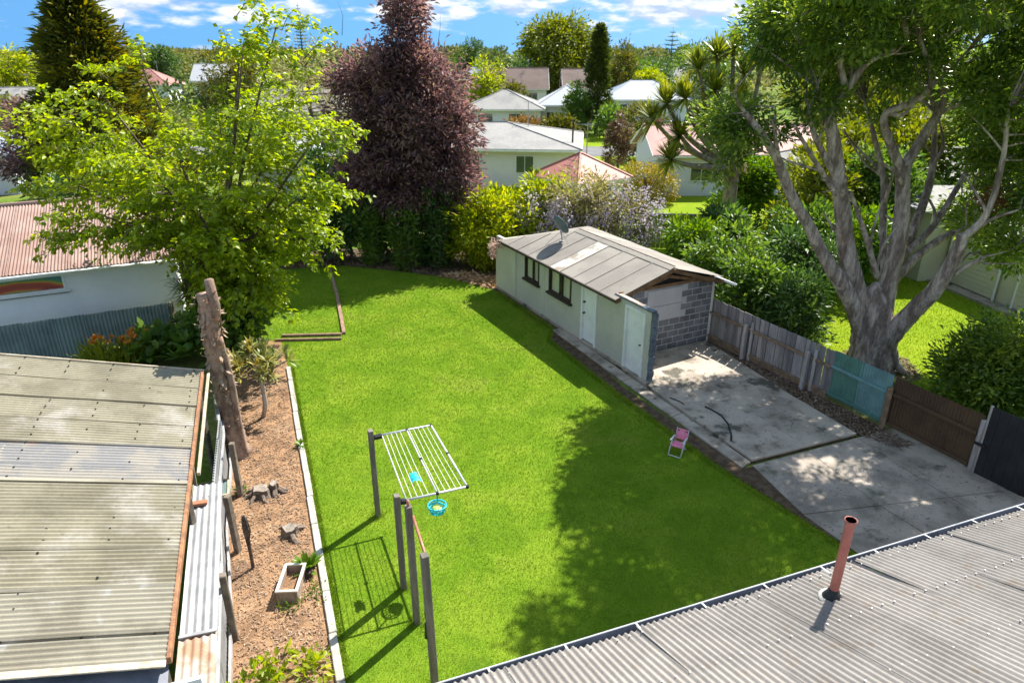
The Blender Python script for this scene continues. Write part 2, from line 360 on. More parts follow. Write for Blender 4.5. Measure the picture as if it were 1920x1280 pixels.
# ------------------------------------------------------------------ corrugated iron
def corr(name, o, along, across, L, Wd, mat, parent, pitch=0.076, amp=0.0095, lseg=2, nseg=6, wob=0.0, shape=None):
    o = np.array(o, float); al = np.array(along, float); ac = np.array(across, float); nn = np.cross(ac, al); nn /= np.linalg.norm(nn)
    if nn[2] < 0: nn = -nn
    na = max(4, int(Wd / pitch * nseg)); a = np.linspace(0, Wd, na + 1); b = np.linspace(0, L, lseg + 1)
    A, B = np.meshgrid(a, b); z = amp * np.cos(2 * np.pi * A / pitch)
    if wob: z = z + wob * np.sin(B * 2.1 + U(0, 6)) * np.sin(A * 1.3 + U(0, 6))
    v = o + A[..., None] * ac + B[..., None] * al + z[..., None] * nn
    if shape: v = shape(v)
    v = v.reshape(-1, 3); i = np.arange(lseg)[:, None] * (na + 1) + np.arange(na)[None]; i = i.ravel()
    f = np.stack([i, i + 1, i + na + 2, i + na + 1], 1); c = v.mean(0)
    return link(name, np_mesh(name, v - c, f, mat, smooth=True), parent, Vector(c.tolist()))

# ------------------------------------------------------------------ the foreground house roof
m_roof = M('weathered_grey_iron', (0.265, 0.243, 0.222), (0.215, 0.197, 0.18), sc=1.2, rough=0.75, spec=0.35, grain=0.09, gsc=18, orand=0.11,
           stains=[(3.5, 0.55, 0.75, (0.20, 0.15, 0.105), 0.7), (0.7, 0.5, 0.7, (0.30, 0.275, 0.25), 0.6), (14, 0.62, 0.75, (0.34, 0.325, 0.29), 0.6), (9, 0.66, 0.74, (0.13, 0.125, 0.115), 0.5)])
m_gutter = M('blue_grey_gutter', (0.17, 0.18, 0.215), (0.12, 0.13, 0.16), sc=3, rough=0.5, grain=0.1)
m_gutlip = M('gutter_lip', (0.50, 0.50, 0.52), rough=0.5, grain=0.1)
m_screw = M('screw_zinc', (0.46, 0.44, 0.41), rough=0.5, metal=0.2, grain=0)
m_clad = M('house_cladding', (0.55, 0.53, 0.48), rough=0.8)
hs = thing('foreground_house', 'grey corrugated iron roof with gutter filling the lower right corner', 'house', (5, 4, 0))
e0 = V(-2.2, 4.32, 2.62); sl_ = V(HB.x, HB.y, 0.365).normalized()
n_sh = 17
for i in range(n_sh):
    corr('roof_sheet', e0 + HA * (i * 0.76) + V(0, 0, (i % 2) * 0.004) + sl_ * U(-0.03, 0.02), sl_, HA, 4.6, 0.80, m_roof, hs, lseg=9, wob=0.008, amp=0.015)
mb = MB()
for i in range(int(n_sh * 0.76 / 0.152)):
    for j, s in enumerate((0.12, 1.0, 1.9, 2.8, 3.7)):
        if U(0, 1) < 0.8:
            p = e0 + HA * (i * 0.152 + 0.0) + sl_ * (s + U(-0.015, 0.015)) + V(0, 0, 0.012)
            mb.box(p + V(0, 0, 0.006), (0.014, 0.014, 0.012))
mb.build('screws', m_screw, hs, kind='stuff')
g0 = e0 - HB * 0.035 + V(0, 0, -0.07); g1 = g0 + HA * 13
mb = MB(); prof = [(0.07, 0.02), (0.07, -0.075), (-0.045, -0.075), (-0.05, 0.05), (-0.062, 0.05), (-0.056, -0.085), (0.078, -0.085), (0.078, 0.02)]
v = []
for p in (g0, g1): v += [p + HB * a + V(0, 0, b) for a, b in prof]
mb.add(v, [(i, (i + 1) % 8, 8 + (i + 1) % 8, 8 + i) for i in range(8)]); mb.build('gutter', m_gutter, hs)
MB().tube([g0 - HB * 0.056 + V(0, 0, 0.052), g1 - HB * 0.056 + V(0, 0, 0.052)], 0.009, 6).build('gutter_lip', m_gutlip, hs)
for i in range(15):
    p = g0 + HA * (0.4 + i * 0.86)
    MB().beam(p - HB * 0.06 + V(0, 0, 0.052), p + HB * 0.1 + V(0, 0, 0.075), 0.022, 0.006).build('gutter_bracket', m_gutlip, hs)
q0 = g0 + HB * 0.35; MB().box(q0 + HA * 6.5 + V(0, 0, -1.32), (12.6, 0.15, 2.5), (HA, HB, V(0, 0, 1))).build('wall', m_clad, hs)
m_pipe = M('pink_clay_pipe', (0.40, 0.145, 0.115), (0.33, 0.11, 0.09), sc=6, rough=0.6, grain=0.12)
m_rubber = M('black_rubber', (0.025, 0.027, 0.03), rough=0.6, grain=0.2)
pb_ = G(1560, 1120, 2.80); vp = MB().tube([pb_ + V(0, 0, -0.1), pb_ + V(0.01, 0, 1.0)], 0.05, 20, cap=False)
vp.tube([pb_ + V(0.01, 0, 1.0), pb_ + V(0.01, 0, 1.04), pb_ + V(0.01, 0, 1.06), pb_ + V(0.01, 0, 1.06), pb_ + V(0.01, 0, 1.0), pb_ + V(0.01, 0, 0.6)], [0.051, 0.066, 0.068, 0.056, 0.045, 0.045], 20, cap=False)
vpo = vp.build('vent_pipe', m_pipe, hs, smooth=True); tag(vpo, 'pinkish red vent pipe rising from the grey iron roof')
MB().tube([pb_ + V(0, 0, 0.0), pb_ + V(0, 0, 0.03), pb_ + V(0, 0, 0.07), pb_ + V(0, 0, 0.13)], [0.115, 0.10, 0.075, 0.055], 20).build('flashing', m_rubber, vpo, smooth=True)
MB().tube([pb_ + V(0, 0, -0.03), pb_ + V(0, 0, 0.012)], [0.155, 0.14], 20).build('flashing_base', m_screw, vpo, smooth=True)

# ------------------------------------------------------------------ the garage
m_gwall = M('sage_fibre_board', (0.50, 0.495, 0.425), (0.45, 0.45, 0.39), sc=0.8, rough=0.85, grain=0.05, gsc=15, stains=[(1.1, 0.55, 0.8, (0.37, 0.365, 0.31), 0.5), (4.0, 0.6, 0.74, (0.33, 0.32, 0.26), 0.35)])
m_gpanel = M('pale_sage_board', (0.56, 0.54, 0.43), (0.50, 0.485, 0.39), sc=0.8, rough=0.85, grain=0.05)
m_white = M('white_paint', (0.78, 0.79, 0.79), (0.70, 0.71, 0.71), sc=2, rough=0.6, grain=0.04)
m_block = M('grey_concrete_block', (0.20, 0.195, 0.20), (0.145, 0.145, 0.15), sc=2.5, rough=0.95, bump=0.5, bsc=90, grain=0.2, gsc=120, orand=0.2)
m_mortar = M('mortar', (0.46, 0.45, 0.44), (0.40, 0.39, 0.38), sc=4, rough=0.95, grain=0.12)
m_patch = M('grey_patch_board', (0.52, 0.50, 0.485), (0.47, 0.45, 0.44), sc=2, rough=0.9, grain=0.06)
m_darkwood = M('dark_brown_timber', (0.055, 0.038, 0.028), (0.035, 0.026, 0.02), sc=5, rough=0.7, grain=0.2)
m_brownwood = M('brown_timber', (0.22, 0.125, 0.06), (0.13, 0.075, 0.04), sc=6, rough=0.85, grain=0.25)
m_groof = M('garage_roof_iron', (0.26, 0.235, 0.205), (0.21, 0.19, 0.17), sc=0.9, rough=0.75, grain=0.07, gsc=20, orand=0.08, stains=[(2.2, 0.55, 0.75, (0.19, 0.16, 0.125), 0.5)])
m_groofw = M('flaking_white_roof', (0.26, 0.235, 0.205), (0.50, 0.455, 0.40), sc=2.2, lo=0.36, hi=0.5, rough=0.65, grain=0.1, stains=[(3.8, 0.55, 0.66, (0.33, 0.22, 0.14), 0.8)])
m_bluegrey = M('blue_grey_block', (0.15, 0.175, 0.21), (0.10, 0.115, 0.14), sc=4, rough=0.9, bump=0.5, bsc=60, grain=0.2)
m_glass = glassy('window_glass', (0.05, 0.06, 0.06), 0.05, 0.6, alpha=0.10)
m_curtain = M('pale_green_curtain', (0.75, 0.76, 0.55), (0.6, 0.62, 0.42), sc=7, stretch=(1, 1, 0.05), rough=0.9, grain=0.1)
m_black = M('black_metal', (0.02, 0.02, 0.022), rough=0.4, grain=0)
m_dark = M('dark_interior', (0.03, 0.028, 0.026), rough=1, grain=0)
ga = thing('block_garage', 'sage walled block garage with low grey iron roof beside the lawn', 'garage', GA(4, 1.8, 0))
def wall_holes(o, d, n, L, Hh, th, holes, toph=None):
    """front at o, normal n points out; openings (a,b,z0,z1)"""
    xs = sorted({0, L, *[h[0] for h in holes], *[h[1] for h in holes]}); zs = sorted({0, Hh, *[h[2] for h in holes], *[h[3] for h in holes]})
    mb = MB(); P = lambda a, z, k: o + d * a + V(0, 0, z) - n * (th * k)
    solid = lambda a, z: not any(h[0] < a < h[1] and h[2] < z < h[3] for h in holes)
    for i in range(len(xs) - 1):
        for j in range(len(zs) - 1):
            a, b, c, e = xs[i], xs[i + 1], zs[j], zs[j + 1]
            if solid((a + b) / 2, (c + e) / 2):
                for k in (0, 1): mb.poly([P(a, c, k), P(b, c, k), P(b, e, k), P(a, e, k)])
    for a, b, c, e in holes:
        for (p, q), (r, s_) in (((a, c), (a, e)), ((b, c), (b, e)), ((a, e), (b, e)), ((a, c), (b, c))):
            mb.poly([P(p, q, 0), P(r, s_, 0), P(r, s_, 1), P(p, q, 1)])
    for (p, q), (r, s_) in (((0, 0), (0, Hh)), ((L, 0), (L, Hh)), ((0, Hh), (L, Hh))): mb.poly([P(p, q, 0), P(r, s_, 0), P(r, s_, 1), P(p, q, 1)])
    return mb
Wn = -GV
holes = [(2.28, 3.3, 1.08, 1.94), (3.97, 5.37, 1.08, 1.94), (6.0, 6.82, 0.06, 1.95), (8.25, 9.13, 0.0, 1.97)]
wall_holes(GL, GU, Wn, 9.36, 2.08, 0.12, holes).build('wall', m_gwall, ga)
AX = (GU, GV, V(0, 0, 1))
MB().box(GA(0.78, -0.015, 0.95), (1.62, 0.024, 1.86), AX).build('side_panel', m_gpanel, ga, bevel=0.004)
for s in (1.62, 3.66): MB().box(GA(s, -0.006, 1.0), (0.03, 0.012, 1.95), AX).build('cover_strip', m_gwall, ga)
MB().box(GA(4.68, -0.02, 0.05), (9.36, 0.04, 0.1), AX).build('footing', m_conc, ga)
# windows of the lawn wall
for (a, b) in ((2.28, 3.3), (3.97, 5.37)):
    c = (a + b) / 2; w = b - a
    fr = MB()
    for s in (a + 0.03, b - 0.03): fr.box(GA(s, 0.02, 1.51), (0.06, 0.09, 0.86), AX)
    for z in (1.11, 1.91): fr.box(GA(c, 0.021, z), (w - 0.12, 0.088, 0.06), AX)
    f = fr.build('window', m_darkwood, ga)
    MB().box(GA(c + w * 0.08, 0.02, 1.51), (0.05, 0.06, 0.74), AX).build('mullion', m_darkwood, f)
    MB().box(GA(c, -0.035, 1.045), (w + 0.14, 0.12, 0.07), AX).build('sill', m_darkwood, f)
    MB().box(GA(c, 0.045, 1.51), (w - 0.12, 0.005, 0.74), AX).build('pane', m_glass, f)
    cu = MB(); n = 36
    for k in range(n):
        s0_ = a + 0.04 + (w - 0.08) * k / n; s1_ = a + 0.04 + (w - 0.08) * (k + 1) / n
        if abs((k + 0.5) / n - 0.42) < 0.06: continue
        d0_ = 0.085 + 0.022 * math.sin(k * 1.9); d1_ = 0.085 + 0.022 * math.sin((k + 1) * 1.9)
        cu.poly([GA(s0_, d0_, 1.06), GA(s1_, d1_, 1.06), GA(s1_, d1_, 1.96), GA(s0_, d0_, 1.96)])
    cu.build('curtain', m_curtain, f)
# doors
for (a, b, z0, z1, lab) in ((6.0, 6.82, 0.06, 1.95, 'narrow white door under the roof edge'), (8.25, 9.13, 0.0, 1.97, 'white door in the wing wall')):
    c = (a + b) / 2; w = b - a
    d = MB().box(GA(c, 0.045, (z0 + z1) / 2 + 0.02), (w - 0.14, 0.04, z1 - z0 - 0.12), AX).build('door', m_white, ga, bevel=0.004); d['label'] = lab
    fr = MB()
    for s in (a + 0.03, b - 0.03): fr.box(GA(s, 0.0, (z0 + z1) / 2), (0.075, 0.075, z1 - z0), AX)
    fr.box(GA(c, 0.002, z1 - 0.03), (w - 0.135, 0.07, 0.07), AX); fr.build('door_frame', m_white, d)
    MB().box(GA(c, -0.01, z0 + 0.025), (w - 0.15, 0.12, 0.05), AX).build('threshold', m_conc, d)
    if a < 7:
        for z in (1.02, 1.38): MB().tube([GA(a + 0.14, 0.03, z), GA(a + 0.14, -0.04, z)], 0.03, 10).build('knob', m_black, d)
    else: MB().tube([GA(b - 0.17, 0.03, 1.0), GA(b - 0.17, -0.035, 1.0)], 0.022, 10).build('knob', m_black, d)
MB().box(GA(7.0, 0.5, 1.0), (4, 0.02, 2.0), AX).build('inner_lining', m_dark, ga) if False else None
# wing wall: block end with toothed edge, capping
for k in range(10):
    MB().bbox(GA(9.36 + 0.04 + (0.025 if k % 2 else -0.01), 0.075, 0.11 + k * 0.207), (0.10, 0.155, 0.2), AX, 0.012).build('end_block', m_bluegrey, ga)
MB().bbox(GA(8.55, 0.06, 2.105), (1.72, 0.17, 0.05), AX, 0.008).build('wall_cap', m_bluegrey, ga)
m_cap2 = M('flaking_cap', (0.55, 0.45, 0.38), (0.35, 0.27, 0.22), sc=6, rough=0.9)
MB().box(GA(8.35, 0.06, 2.135), (1.2, 0.13, 0.012), AX).build('cap_strip', m_cap2, ga)
wall_holes(GA(7.76, 0.15, 0), GU, GV, 1.58, 2.07, 0.02, [(0.49, 1.37, 0, 1.97)]).build('inner_face', m_bluegrey, ga)
# gable wall of blocks in running bond
gs = 7.75
MB().box(GA(gs - 0.0615, 1.8, 1.05), (0.135, 3.58, 2.1), AX).build('mortar_bed', m_mortar, ga)
bl = {}
def block_mesh(w):
    w = round(w, 3)
    if w not in bl: bl[w] = MB().bbox(V(0, 0, 0), (0.05, w - 0.008, 0.182), None, 0.008).mesh('block', m_block)
    return bl[w]
rz = math.atan2(GU.y, GU.x)
for r in range(10):
    z = 0.1 + r * 0.2055; x = 0.0
    row = [0.39] * 9 if r % 2 == 0 else [0.19] + [0.39] * 8 + [0.19]
    for w in row:
        c = x + w / 2; x += w + 0.011
        if 1.08 < c < 2.42 and 1.0 < z < 2.02: continue
        if c + w / 2 > 3.63: w = max(0.08, 3.62 - (c - w / 2)); c = 3.62 - w / 2
        inst('block', block_mesh(w), GA(gs - 0.012 + U(-0.003, 0.003), c, z), rz, ga)
MB().bbox(GA(gs + 0.02, 1.74, 1.26), (0.02, 1.26, 0.46), AX, 0.004).build('patch_panel', m_patch, ga)
MB().bbox(GA(gs + 0.022, 1.74, 1.76), (0.02, 1.26, 0.50), AX, 0.004).build('patch_panel', m_patch, ga)
MB().box(GA(gs / 2 + 0.2, 3.56, 1.05), (gs - 0.6, 0.1, 2.06), AX).build('rear_wall', m_block, ga)
MB().box(GA(0.25, 1.85, 1.0), (0.1, 3.3, 2.0), AX).build('end_wall', m_gpanel, ga)
MB().beam(GA(gs + 0.04, 3.6, 0), GA(gs + 0.04, 3.6, 2.1), 0.07, 0.05).build('corner_post', m_patch, ga)
# roof: two slopes of sheets, hip at the far end
def rz_(v): return 2.10 + (1.8 - abs(v - 1.8)) * 0.325 if v < 1.8 else 2.685 - (v - 1.8) * 0.275
def slope_sheet(s0_, s1_, va, vb, lift, mat):
    def clip(s, side):          # inner v limit on the hip line
        if s >= 2.8: return 1.8
        t = max(0.0, (s - 0.45) / 2.35); return -0.2 + 2.0 * t if side < 0 else 3.8 - 2.0 * t
    side = -1 if va < 1 else 1
    pts = [(s0_, va), (s1_, va), (s1_, clip(s1_, side))]
    if s0_ < 2.8 < s1_: pts.append((2.8, 1.8))
    pts.append((s0_, clip(s0_, side)))
    P = [GA(s, v, rz_(v) + lift) for s, v in pts]
    if (P[-1] - P[0]).length < 0.02: P = P[:-1]
    return MB().slab(P, 0.012)
ss = [0.45, 1.3, 2.05, 2.82, 3.6, 4.3, 4.95, 5.7, 6.4, 7.15, 7.98]
for i in range(len(ss) - 1):
    slope_sheet(ss[i], ss[i + 1] - 0.004, -0.2, 1.8, 0.006 * (i % 2), m_groofw if i == 5 or i == 4 and False else m_groof).build('roof_sheet', m_groofw if i in (5,) else m_groof, ga)
    slope_sheet(ss[i], ss[i + 1] - 0.004, 3.8, 1.8, 0.006 * (i % 2), m_groof).build('roof_sheet', m_groof, ga)
    if i: 
        s = ss[i]; vv = 1.8 if s >= 2.8 else -0.2 + 2.0 * (s - 0.45) / 2.35
        MB().beam(GA(s, -0.2, rz_(-0.2) + 0.014), GA(s, vv, rz_(vv) + 0.014), 0.03, 0.012).build('sheet_seam', m_groof, ga)
MB().slab([GA(0.45, -0.2, rz_(-0.2)), GA(2.8, 1.8, rz_(1.8)), GA(0.45, 3.8, rz_(3.8))], 0.012).build('hip_sheet', m_groof, ga)
rc = MB()
for sd in (-1, 1): rc.slab([GA(2.75, 1.8, rz_(1.8) + 0.035), GA(7.99, 1.8, rz_(1.8) + 0.035), GA(7.99, 1.8 + sd * 0.14, rz_(1.66) + 0.022), GA(2.75, 1.8 + sd * 0.14, rz_(1.66) + 0.022)], 0.006)
rc.build('ridge_cap', m_groof, ga)
MB().beam(GA(2.8, 1.86, rz_(1.8) + 0.045), GA(7.95, 1.86, rz_(1.8) + 0.045), 0.05, 0.02).build('ridge_joint', m_darkwood, ga)
MB().beam(GA(0.45, -0.19, 2.0), GA(7.98, -0.19, 2.0), 0.03, 0.09).build('fascia', m_darkwood, ga)
MB().tube([GA(0.45, -0.235, 2.035), GA(8.02, -0.235, 2.02)], 0.035, 8).build('gutter', m_darkwood, ga, smooth=True)
MB().beam(GA(0.45, 3.79, 2.0), GA(7.98, 3.79, 2.0), 0.03, 0.09).build('fascia', m_darkwood, ga)
for sd in (-1, 1):
    MB().beam(GA(7.97, 1.8 + sd * 1.99, rz_(-0.19) - 0.075), GA(7.97, 1.8, rz_(1.8) - 0.075), 0.03, 0.11, bev=0.004).build('barge_board', m_brownwood, ga)
    MB().beam(GA(7.82, 1.8 + sd * 1.6, 2.03), GA(7.82, 1.8, 2.40), 0.05, 0.09).build('rafter', m_brownwood, ga)
MB().beam(GA(7.80, 0.05, 2.13), GA(7.80, 3.55, 2.13), 0.06, 0.09).build('tie_beam', m_brownwood, ga)
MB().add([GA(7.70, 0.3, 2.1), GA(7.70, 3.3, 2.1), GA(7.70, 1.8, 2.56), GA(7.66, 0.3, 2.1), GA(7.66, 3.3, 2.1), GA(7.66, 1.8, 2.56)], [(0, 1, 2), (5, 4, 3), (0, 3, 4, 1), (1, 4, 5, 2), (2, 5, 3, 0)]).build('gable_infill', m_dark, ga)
MB().tube([GA(7.85, 1.8, 2.62), GA(8.1, 1.8, 2.64)], 0.05, 8).build('ridge_beam', m_brownwood, ga)
MB().tube([GA(7.4, 3.86, 2.02), GA(8.35, 3.95, 1.97)], 0.045, 10).build('downpipe', m_white, ga, smooth=True)
# satellite dish
m_dish = M('dish_grey_blue', (0.10, 0.15, 0.18), (0.08, 0.12, 0.145), sc=3, rough=0.5, grain=0.05)
m_zinc = M('galvanised_steel', (0.45, 0.46, 0.47), (0.35, 0.36, 0.37), sc=6, rough=0.4, metal=0.5, grain=0.08)
db = None
for k in range(40):
    z = 2.1 + k * 0.02; p = G(1054, 452, z); q = p - GL; vv = q.dot(GV)
    if z >= rz_(vv): db = p; break
di = thing('satellite_dish', 'blue grey satellite dish on a bent pole on the garage roof', 'satellite dish', db)
top = db + V(-0.05, 0, 0.42)
MB().tube([db, db + V(-0.02, 0.0, 0.2), db + V(-0.06, 0.02, 0.33), top], 0.022, 8).build('pole', m_zinc, di, smooth=True)
ax = V(0.72, 0.5, 0.5).normalized()          # where the dish looks
bx_ = ax.orthogonal().normalized(); by_ = ax.cross(bx_); dc = top + V(0, 0, 0.16)
v = [dc - ax * 0.06]; f = []
for r in range(1, 7):
    for k in range(28):
        a = 2 * math.pi * k / 28; rr = 0.36 * r / 6; v.append(dc + (bx_ * math.cos(a) + by_ * math.sin(a)) * rr + ax * (0.06 * ((r / 6) ** 2 - 1)))
for k in range(28): f.append((0, 1 + k, 1 + (k + 1) % 28))
for r in range(5):
    for k in range(28): f.append((1 + r * 28 + k, 1 + (r + 1) * 28 + k, 1 + (r + 1) * 28 + (k + 1) % 28, 1 + r * 28 + (k + 1) % 28))
o = MB().add(v, f).build('reflector', m_dish, di, smooth=True); sm_ = o.modifiers.new('t', 'SOLIDIFY'); sm_.thickness = 0.008
MB().tube([dc - V(0, 0, 0.34) - ax * 0.02, dc - V(0, 0, 0.12) + ax * 0.42], 0.012, 6).build('feed_arm', m_zinc, di)
MB().tube([dc - V(0, 0, 0.12) + ax * 0.36, dc - V(0, 0, 0.10) + ax * 0.45], 0.03, 8).build('receiver', m_white, di)
for e in ((-0.55, 0.1), (0.25, 0.3), (0.2, -0.35)):
    q = db + V(e[0], e[1], 0); q.z = rz_((q - GL).dot(GV)) + 0.01; MB().tube([top - V(0, 0, 0.08), q], 0.008, 5).build('stay', m_zinc, di)
MB().box(db + V(0, 0, 0.01), (0.16, 0.16, 0.012)).build('base_plate', m_zinc, di)

# ------------------------------------------------------------------ right boundary fence: three lengths and a black gate
m_pale = M('weathered_paling', (0.25, 0.235, 0.235), (0.17, 0.16, 0.165), sc=5, stretch=(1, 1, 0.15), rough=0.9, bump=0.4, bsc=30, bstretch=(1, 1, 0.08), grain=0.2, orand=0.3,
           stains=[(1.5, 0.6, 0.75, (0.26, 0.25, 0.16), 0.5)])
m_rail = M('fence_rail', (0.24, 0.17, 0.11), (0.16, 0.11, 0.075), sc=6, rough=0.9, grain=0.25)
m_post = M('grey_fence_post', (0.38, 0.36, 0.35), (0.27, 0.255, 0.25), sc=6, stretch=(1, 1, 0.2), rough=0.9, grain=0.2)
m_green = M('faded_green_iron', (0.095, 0.225, 0.18), (0.07, 0.16, 0.135), sc=2.5, rough=0.65, grain=0.12, stains=[(5, 0.6, 0.7, (0.22, 0.27, 0.25), 0.6), (3, 0.65, 0.75, (0.2, 0.12, 0.07), 0.6)])
m_bteal = M('teal_iron_light', (0.16, 0.30, 0.31), (0.12, 0.23, 0.24), sc=2.5, rough=0.6, grain=0.1)
m_browni = M('brown_iron', (0.095, 0.058, 0.032), (0.07, 0.043, 0.026), sc=2, rough=0.65, grain=0.15, stains=[(9, 0.68, 0.72, (0.3, 0.29, 0.27), 0.7)])
m_blackf = M('black_boards', (0.016, 0.016, 0.02), (0.024, 0.024, 0.028), sc=3, rough=0.6, grain=0.1)
FA = V(6.2, 20.0, 0); FD = (V(10.1, 12.5, 0) - V(6.25, 19.9, 0)).normalized(); FN = V(-FD.y, FD.x, 0)
if FN.x > 0: FN = -FN                                    # towards the slab
def FP(s, n, z): return FA + FD * s + FN * n + V(0, 0, z)
def fprof(s): return 1.42 - 0.012 * s
AXF = (FD, FN, V(0, 0, 1))
fe = thing('paling_fence', 'weathered grey paling fence from the garage corner to the green iron', 'fence', FP(2.2, 0, 0))
s = -0.1; i = 0
while s < 4.5:
    w = 0.146; h = fprof(s) + U(-0.008, 0.008)
    MB().bbox(FP(s + w / 2, -0.02 + U(-0.006, 0.006), h / 2 + 0.04), (w, 0.02, h - 0.08), AXF, 0.003).build('paling', m_pale, fe); i += 1; s += w + (0.022 if i % 2 else 0.003) + U(0, 0.004)
for z in (0.22, 0.98): MB().beam(FP(-0.1, 0.035, z), FP(4.5, 0.035, z - 0.04), 0.06, 0.075, bev=0.006).build('rail', m_rail, fe)
for s in (1.6, 3.8): MB().beam(FP(s, 0.12, -0.1), FP(s, 0.10, 1.12), 0.11, 0.11, bev=0.01).build('post', m_post, fe)
for s in (1.78, 4.0): MB().beam(FP(s, 0.05, -0.1), FP(s, 0.05, 1.22), 0.08, 0.05, bev=0.006).build('post', m_post, fe)
MB().bbox(FP(2.2, 0.03, 0.1), (4.6, 0.03, 0.14), AXF, 0.004).build('plinth_board', m_rail, fe)
fg = thing('green_iron_fence', 'faded green corrugated iron length of the boundary fence below the big tree', 'fence', FP(5.3, 0, 0))
corr('iron_sheet', FP(4.52, -0.015, 0.1), V(0, 0, 1), FD, 1.30, 0.82, m_green, fg, amp=0.012, lseg=5, wob=0.006)
corr('iron_sheet', FP(5.30, -0.012, 0.08), V(0, 0, 1), FD, 1.31, 0.85, m_bteal, fg, amp=0.012, lseg=5, wob=0.006)
for z in (0.2, 0.95): MB().beam(FP(4.5, 0.03, z + 0.02), FP(6.15, 0.03, z - 0.03), 0.05, 0.07, bev=0.006).build('rail', m_bteal if z > 0.5 else m_green, fg)
MB().beam(FP(6.17, 0.08, -0.05), FP(6.17, 0.08, 1.1), 0.12, 0.12, bev=0.012).build('post', m_rail, fg)
fb = thing('brown_iron_fence', 'dark brown corrugated iron length of the boundary fence before the black gate', 'fence', FP(7.2, 0, 0))
for k in range(3): corr('iron_sheet', FP(6.2 + k * 0.68, -0.01 + 0.004 * (k % 2), 0.1), V(0, 0, 1), FD, 1.27 - 0.01 * k, 0.70, m_browni, fb, amp=0.012, lseg=5, wob=0.006)
for z in (0.16, 0.93): MB().beam(FP(6.25, 0.035, z + 0.02), FP(8.2, 0.035, z - 0.02), 0.06, 0.08, bev=0.006).build('rail', m_browni, fb)
MB().beam(FP(8.27, 0.02, -0.05), FP(8.27, 0.02, 1.25), 0.1, 0.1, bev=0.01).build('post', m_post, fb)
MB().beam(FP(8.24, 0.09, 0.72), FP(8.46, 0.09, 0.72), 0.03, 0.06).build('latch', m_black, fb)
bk = thing('black_gate', 'black boarded gate at the right edge beyond the brown iron fence', 'gate', FP(9.2, 0, 0))
for k in range(9):
    MB().bbox(FP(8.43 + k * 0.19, 0.03, 0.81), (0.186, 0.025, 1.60), AXF, 0.004).build('board', m_blackf, bk)
for z in (0.3, 1.3): MB().beam(FP(8.35, -0.005, z), FP(10.05, -0.005, z), 0.03, 0.09).build('rail', m_blackf, bk)
MB().beam(FP(8.34, 0.03, 0), FP(8.34, 0.03, 1.63), 0.05, 0.05).build('stile', m_post, bk)
m_lime = M('lime_fence', (0.27, 0.34, 0.03), (0.23, 0.30, 0.03), sc=1, rough=0.8, grain=0.08)
lf = thing('lime_green_fence', 'lime green board fence with pale cap behind the garage', 'fence', (8.5, 31, 0))
for k in range(24): MB().bbox((6.0 + k * 0.2, 31.2 - k * 0.02, 0.8), (0.194, 0.025, 1.6), None, 0.004).build('board', m_lime, lf)
MB().beam((5.9, 31.2, 1.62), (10.8, 30.72, 1.62), 0.09, 0.05).build('cap', m_post, lf)

# ------------------------------------------------------------------ left boundary fence of pale iron with timber posts
m_zn = M('pale_galvanised_iron', (0.38, 0.385, 0.40), (0.29, 0.295, 0.31), sc=2.5, rough=0.5, metal=0.25, grain=0.08, stains=[(4, 0.62, 0.75, (0.32, 0.24, 0.18), 0.5)])
m_rust = M('rusty_iron', (0.34, 0.20, 0.13), (0.42, 0.36, 0.31), sc=3, rough=0.8, grain=0.15)
m_fpost = M('fence_timber', (0.20, 0.165, 0.13), (0.13, 0.105, 0.085), sc=6, rough=0.9, grain=0.25)
lfe = thing('pale_iron_fence', 'pale galvanised iron fence with timber posts along the bark bed', 'fence', (-5.4, 10.4, 0))
for i in range(len(FENCE_L) - 1):
    a = V(*FENCE_L[i], 0); b = V(*FENCE_L[i + 1], 0); d = (b - a); Ln = d.length; d.normalize(); n = max(1, round(Ln / 0.85)); nn = V(d.y, -d.x, 0)
    for k in range(n):
        lean = V(nn.x * U(-0.04, 0.05), nn.y * U(-0.04, 0.05), 1).normalized()
        corr('iron_sheet', a + d * (Ln * k / n) + V(0, 0, 0.05) - nn * 0.02, lean, d, 1.22 + U(-0.05, 0.03), Ln / n + 0.04, m_zn, lfe, pitch=0.09, amp=0.016, lseg=4, wob=0.01)
    MB().beam(a + V(0, 0, 0.95) + nn * 0.03, b + V(0, 0, 0.95) + nn * 0.03, 0.05, 0.075, bev=0.006).build('rail', m_zn, lfe)
    MB().beam(a + V(0, 0, 0.12) + nn * 0.05, b + V(0, 0, 0.12) + nn * 0.05, 0.04, 0.15, bev=0.006).build('plinth_board', m_post, lfe)
    MB().beam(a + V(0, 0, 1.26) - nn * 0.01, b + V(0, 0, 1.26) - nn * 0.01, 0.045, 0.02).build('cap_strip', m_zn, lfe)
for (x, y) in ((-4.33, 8.0), (-5.03, 10.02), (-5.62, 11.75), (-6.55, 13.9), (-7.6, 16.0), (-3.65, 5.9)):
    t = V(U(-0.02, 0.05), U(-0.04, 0.04), 1.24); MB().beam((x + 0.02, y, -0.1), V(x, y, 0) + t, 0.1, 0.12, bev=0.012).build('post', m_fpost, lfe)

